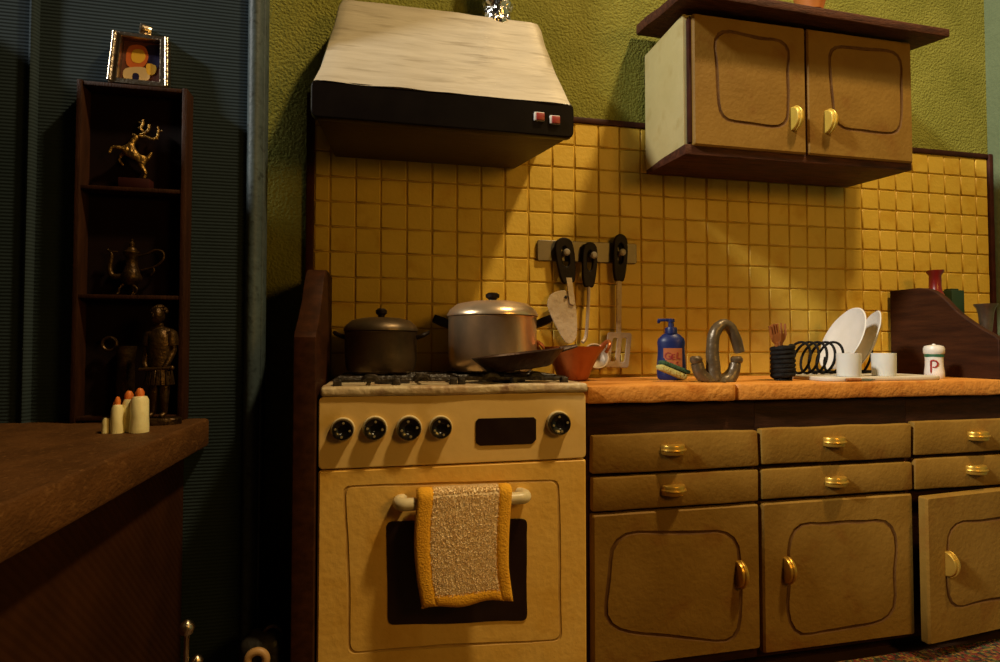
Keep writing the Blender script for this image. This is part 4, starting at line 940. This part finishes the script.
for i in range(40):
    a, b = random.uniform(0, 2 * PI), random.uniform(.05, .95); x, y = 35 * math.sin(b * 1.5) * math.cos(a), 35 * math.sin(b * 1.5) * math.sin(a)
    ball(bm, J(141 + x, 103 - 42 * math.cos(b * 1.5), 4 + y), 9 * u_, 8)
so.part('curly_hair', bm, 'bronze')
bm = B(); lathe(bm, [(46 * u_, -80 * u_), (50 * u_, -30 * u_), (56 * u_, 20 * u_), (58 * u_, 70 * u_), (44 * u_, 105 * u_), (22 * u_, 120 * u_), (18 * u_, 118 * u_)], 28, T(J(147, 290, 2)), 0, 1, .74); ch2 = so.part('breastplate', bm, 'bronze')
bm = B()
for i in range(18):
    a = 2 * PI * i / 18; box(bm, -9 * u_, 9 * u_, -2 * u_, 2 * u_, -78 * u_, 6 * u_, 2 * u_, 1, M=T(J(148, 372, 0) + Vector((54 * u_ * math.cos(a), 42 * u_ * math.sin(a), 0))) @ R(math.degrees(a) + 90, 'Z') @ R(-9, 'X'))
tube(bm, [J(148, 368, 0) + Vector((52 * u_ * math.cos(a), 40 * u_ * math.sin(a), 0)) for a in [2 * PI * i / 24 for i in range(24)]], 6 * u_, 8, closed=True); so.part('skirt', bm, 'bronze')
for x in (194, 100):
    bm = B(); lathe(bm, [(30 * u_, -52 * u_), (32 * u_, -20 * u_), (28 * u_, 15 * u_), (12 * u_, 30 * u_), (0, 33 * u_)], 18, T(J(x, 205, 6)) @ R(6 if x < 150 else -6, 'Y')); so.part('shoulder_guard', bm, 'bronze')
bm = B(); tube(bm, [J(70, 372, -34), J(130, 370, -40), J(212, 366, -30)], [8 * u_, 9 * u_, 8 * u_], 10); ball(bm, J(213, 366, -30), 12 * u_, 10); so.part('baton', bm, 'bronze')
# candle cluster
c = onZ(126, 432.5, TBZ); c.z = TBZ + .0004; s_ = (c - CAM).dot(fwd) / F
cc = Thing('candle_cluster', 'cluster of cream candles with orange tips on the bar table', 'candle', c)
for px, top, r, dy, tip in ((138.5, 396, 9.2, -.004, 3.9), (126, 399, 6.2, .012, 4.0), (119, 404, 6.2, -.006, 2.6), (114.5, 409, 4.5, .010, 2.6), (109, 417, 4.2, -.004, 0)):
    x = c.x + (px - 126) * s_; h = (432.5 - top) * s_; r *= s_ * .9
    bm = B(); lathe(bm, [(0, 0), (r * 1.06, 0), (r * 1.08, .01), (r, h * .4), (r * .94, h - .010), (r * .72, h - .002), (0, h)], 20, T(x, c.y + dy, c.z)); rough_up(bm, .0018, 45, px)
    for v in bm.verts: v.co.z = max(v.co.z, c.z)
    k = cc.part('candle', bm, 'candle_wax')
    if tip: bm = B(); lathe(bm, [(0, -.003), (tip * s_, -.003), (tip * s_ * 1.05, .008), (tip * s_ * .6, .016), (0, .018)], 14, T(x, c.y + dy, c.z + h)); cc.part('tip', bm, 'candle_tip', k)

# ================================================================== FLOOR: RUG AND SMALL THINGS
bm = B(); box(bm, .55, 2.60, -1.25, -.43, .0005, .016, .005, 2); bmesh.ops.subdivide_edges(bm, edges=[e for e in bm.edges if e.calc_length() > .3], cuts=30, use_grid_fill=True)
for v in bm.verts: v.co.z += max(0, noise.noise(v.co * 7)) * .012 if v.co.z > .01 else 0
single('woven_rug', bm, 'rug_weave', 'colourful woven rug on the floor before the base cabinets', 'rug', (1.6, -.84, 0))
# stand with ball-topped rods below the table edge
a, b = onY(187, 628, .62), onY(197, 661, .60)
fs_ = Thing('rod_stand', 'metal rods with ball tops standing on the floor by the bar table', 'stand', (a.x, -.62, 0))
bm = B(); lathe(bm, [(0, 0), (.06, 0), (.06, .012), (.02, .02), (0, .02)], 24, T((a.x + b.x) / 2, -.61, 0)); fs_.part('base', bm, 'dark_iron')
for p, rr in ((a, .0165), (b, .013)):
    bm = B(); tube(bm, [(p.x - .006, -.61, .01), (p.x - .002, p.y, p.z * .6), (p.x, p.y, p.z)], .0052, 8); rd = fs_.part('rod', bm, 'silver')
    bm = B(); lathe(bm, [(0, -rr), (rr * .75, -rr * .7), (rr, 0), (rr * .8, rr * .6), (rr * .3, rr * 1.05), (0, rr * 1.15)], 18, T(p.x, p.y, p.z)); fs_.part('ball_top', bm, 'silver', rd)
# dark bag with round fittings beside the stove
g = onY(262, 645, .46); 
bg = Thing('toolbag', 'dark bag with a tan ring and dark ring handle on the floor beside the stove', 'bag', (g.x, -.42, 0))
bm = B(); box(bm, g.x - .06, g.x + .05, -.46, -.36, .001, g.z + .01, .03, 4); rough_up(bm, .006, 12, 2)
for v in bm.verts: v.co.z = max(v.co.z, .001)
bg.part('body', bm, 'leather_dark')
a = onY(257, 659, .47); bm = B(); tube(bm, [Vector((a.x + .022 * math.cos(t_), -.472, a.z - .002 + .022 * math.sin(t_))) for t_ in [2 * PI * i / 24 for i in range(24)]], .010, 10, closed=True); bg.part('tan_ring', bm, 'tan_wood')
a = onY(272, 637, .42); bm = B(); tube(bm, [Vector((a.x + .021 * math.cos(t_), -.41, a.z + .002 + .021 * math.sin(t_))) for t_ in [2 * PI * i / 24 for i in range(24)]], .0065, 10, closed=True); bg.part('ring_handle', bm, 'pewter')
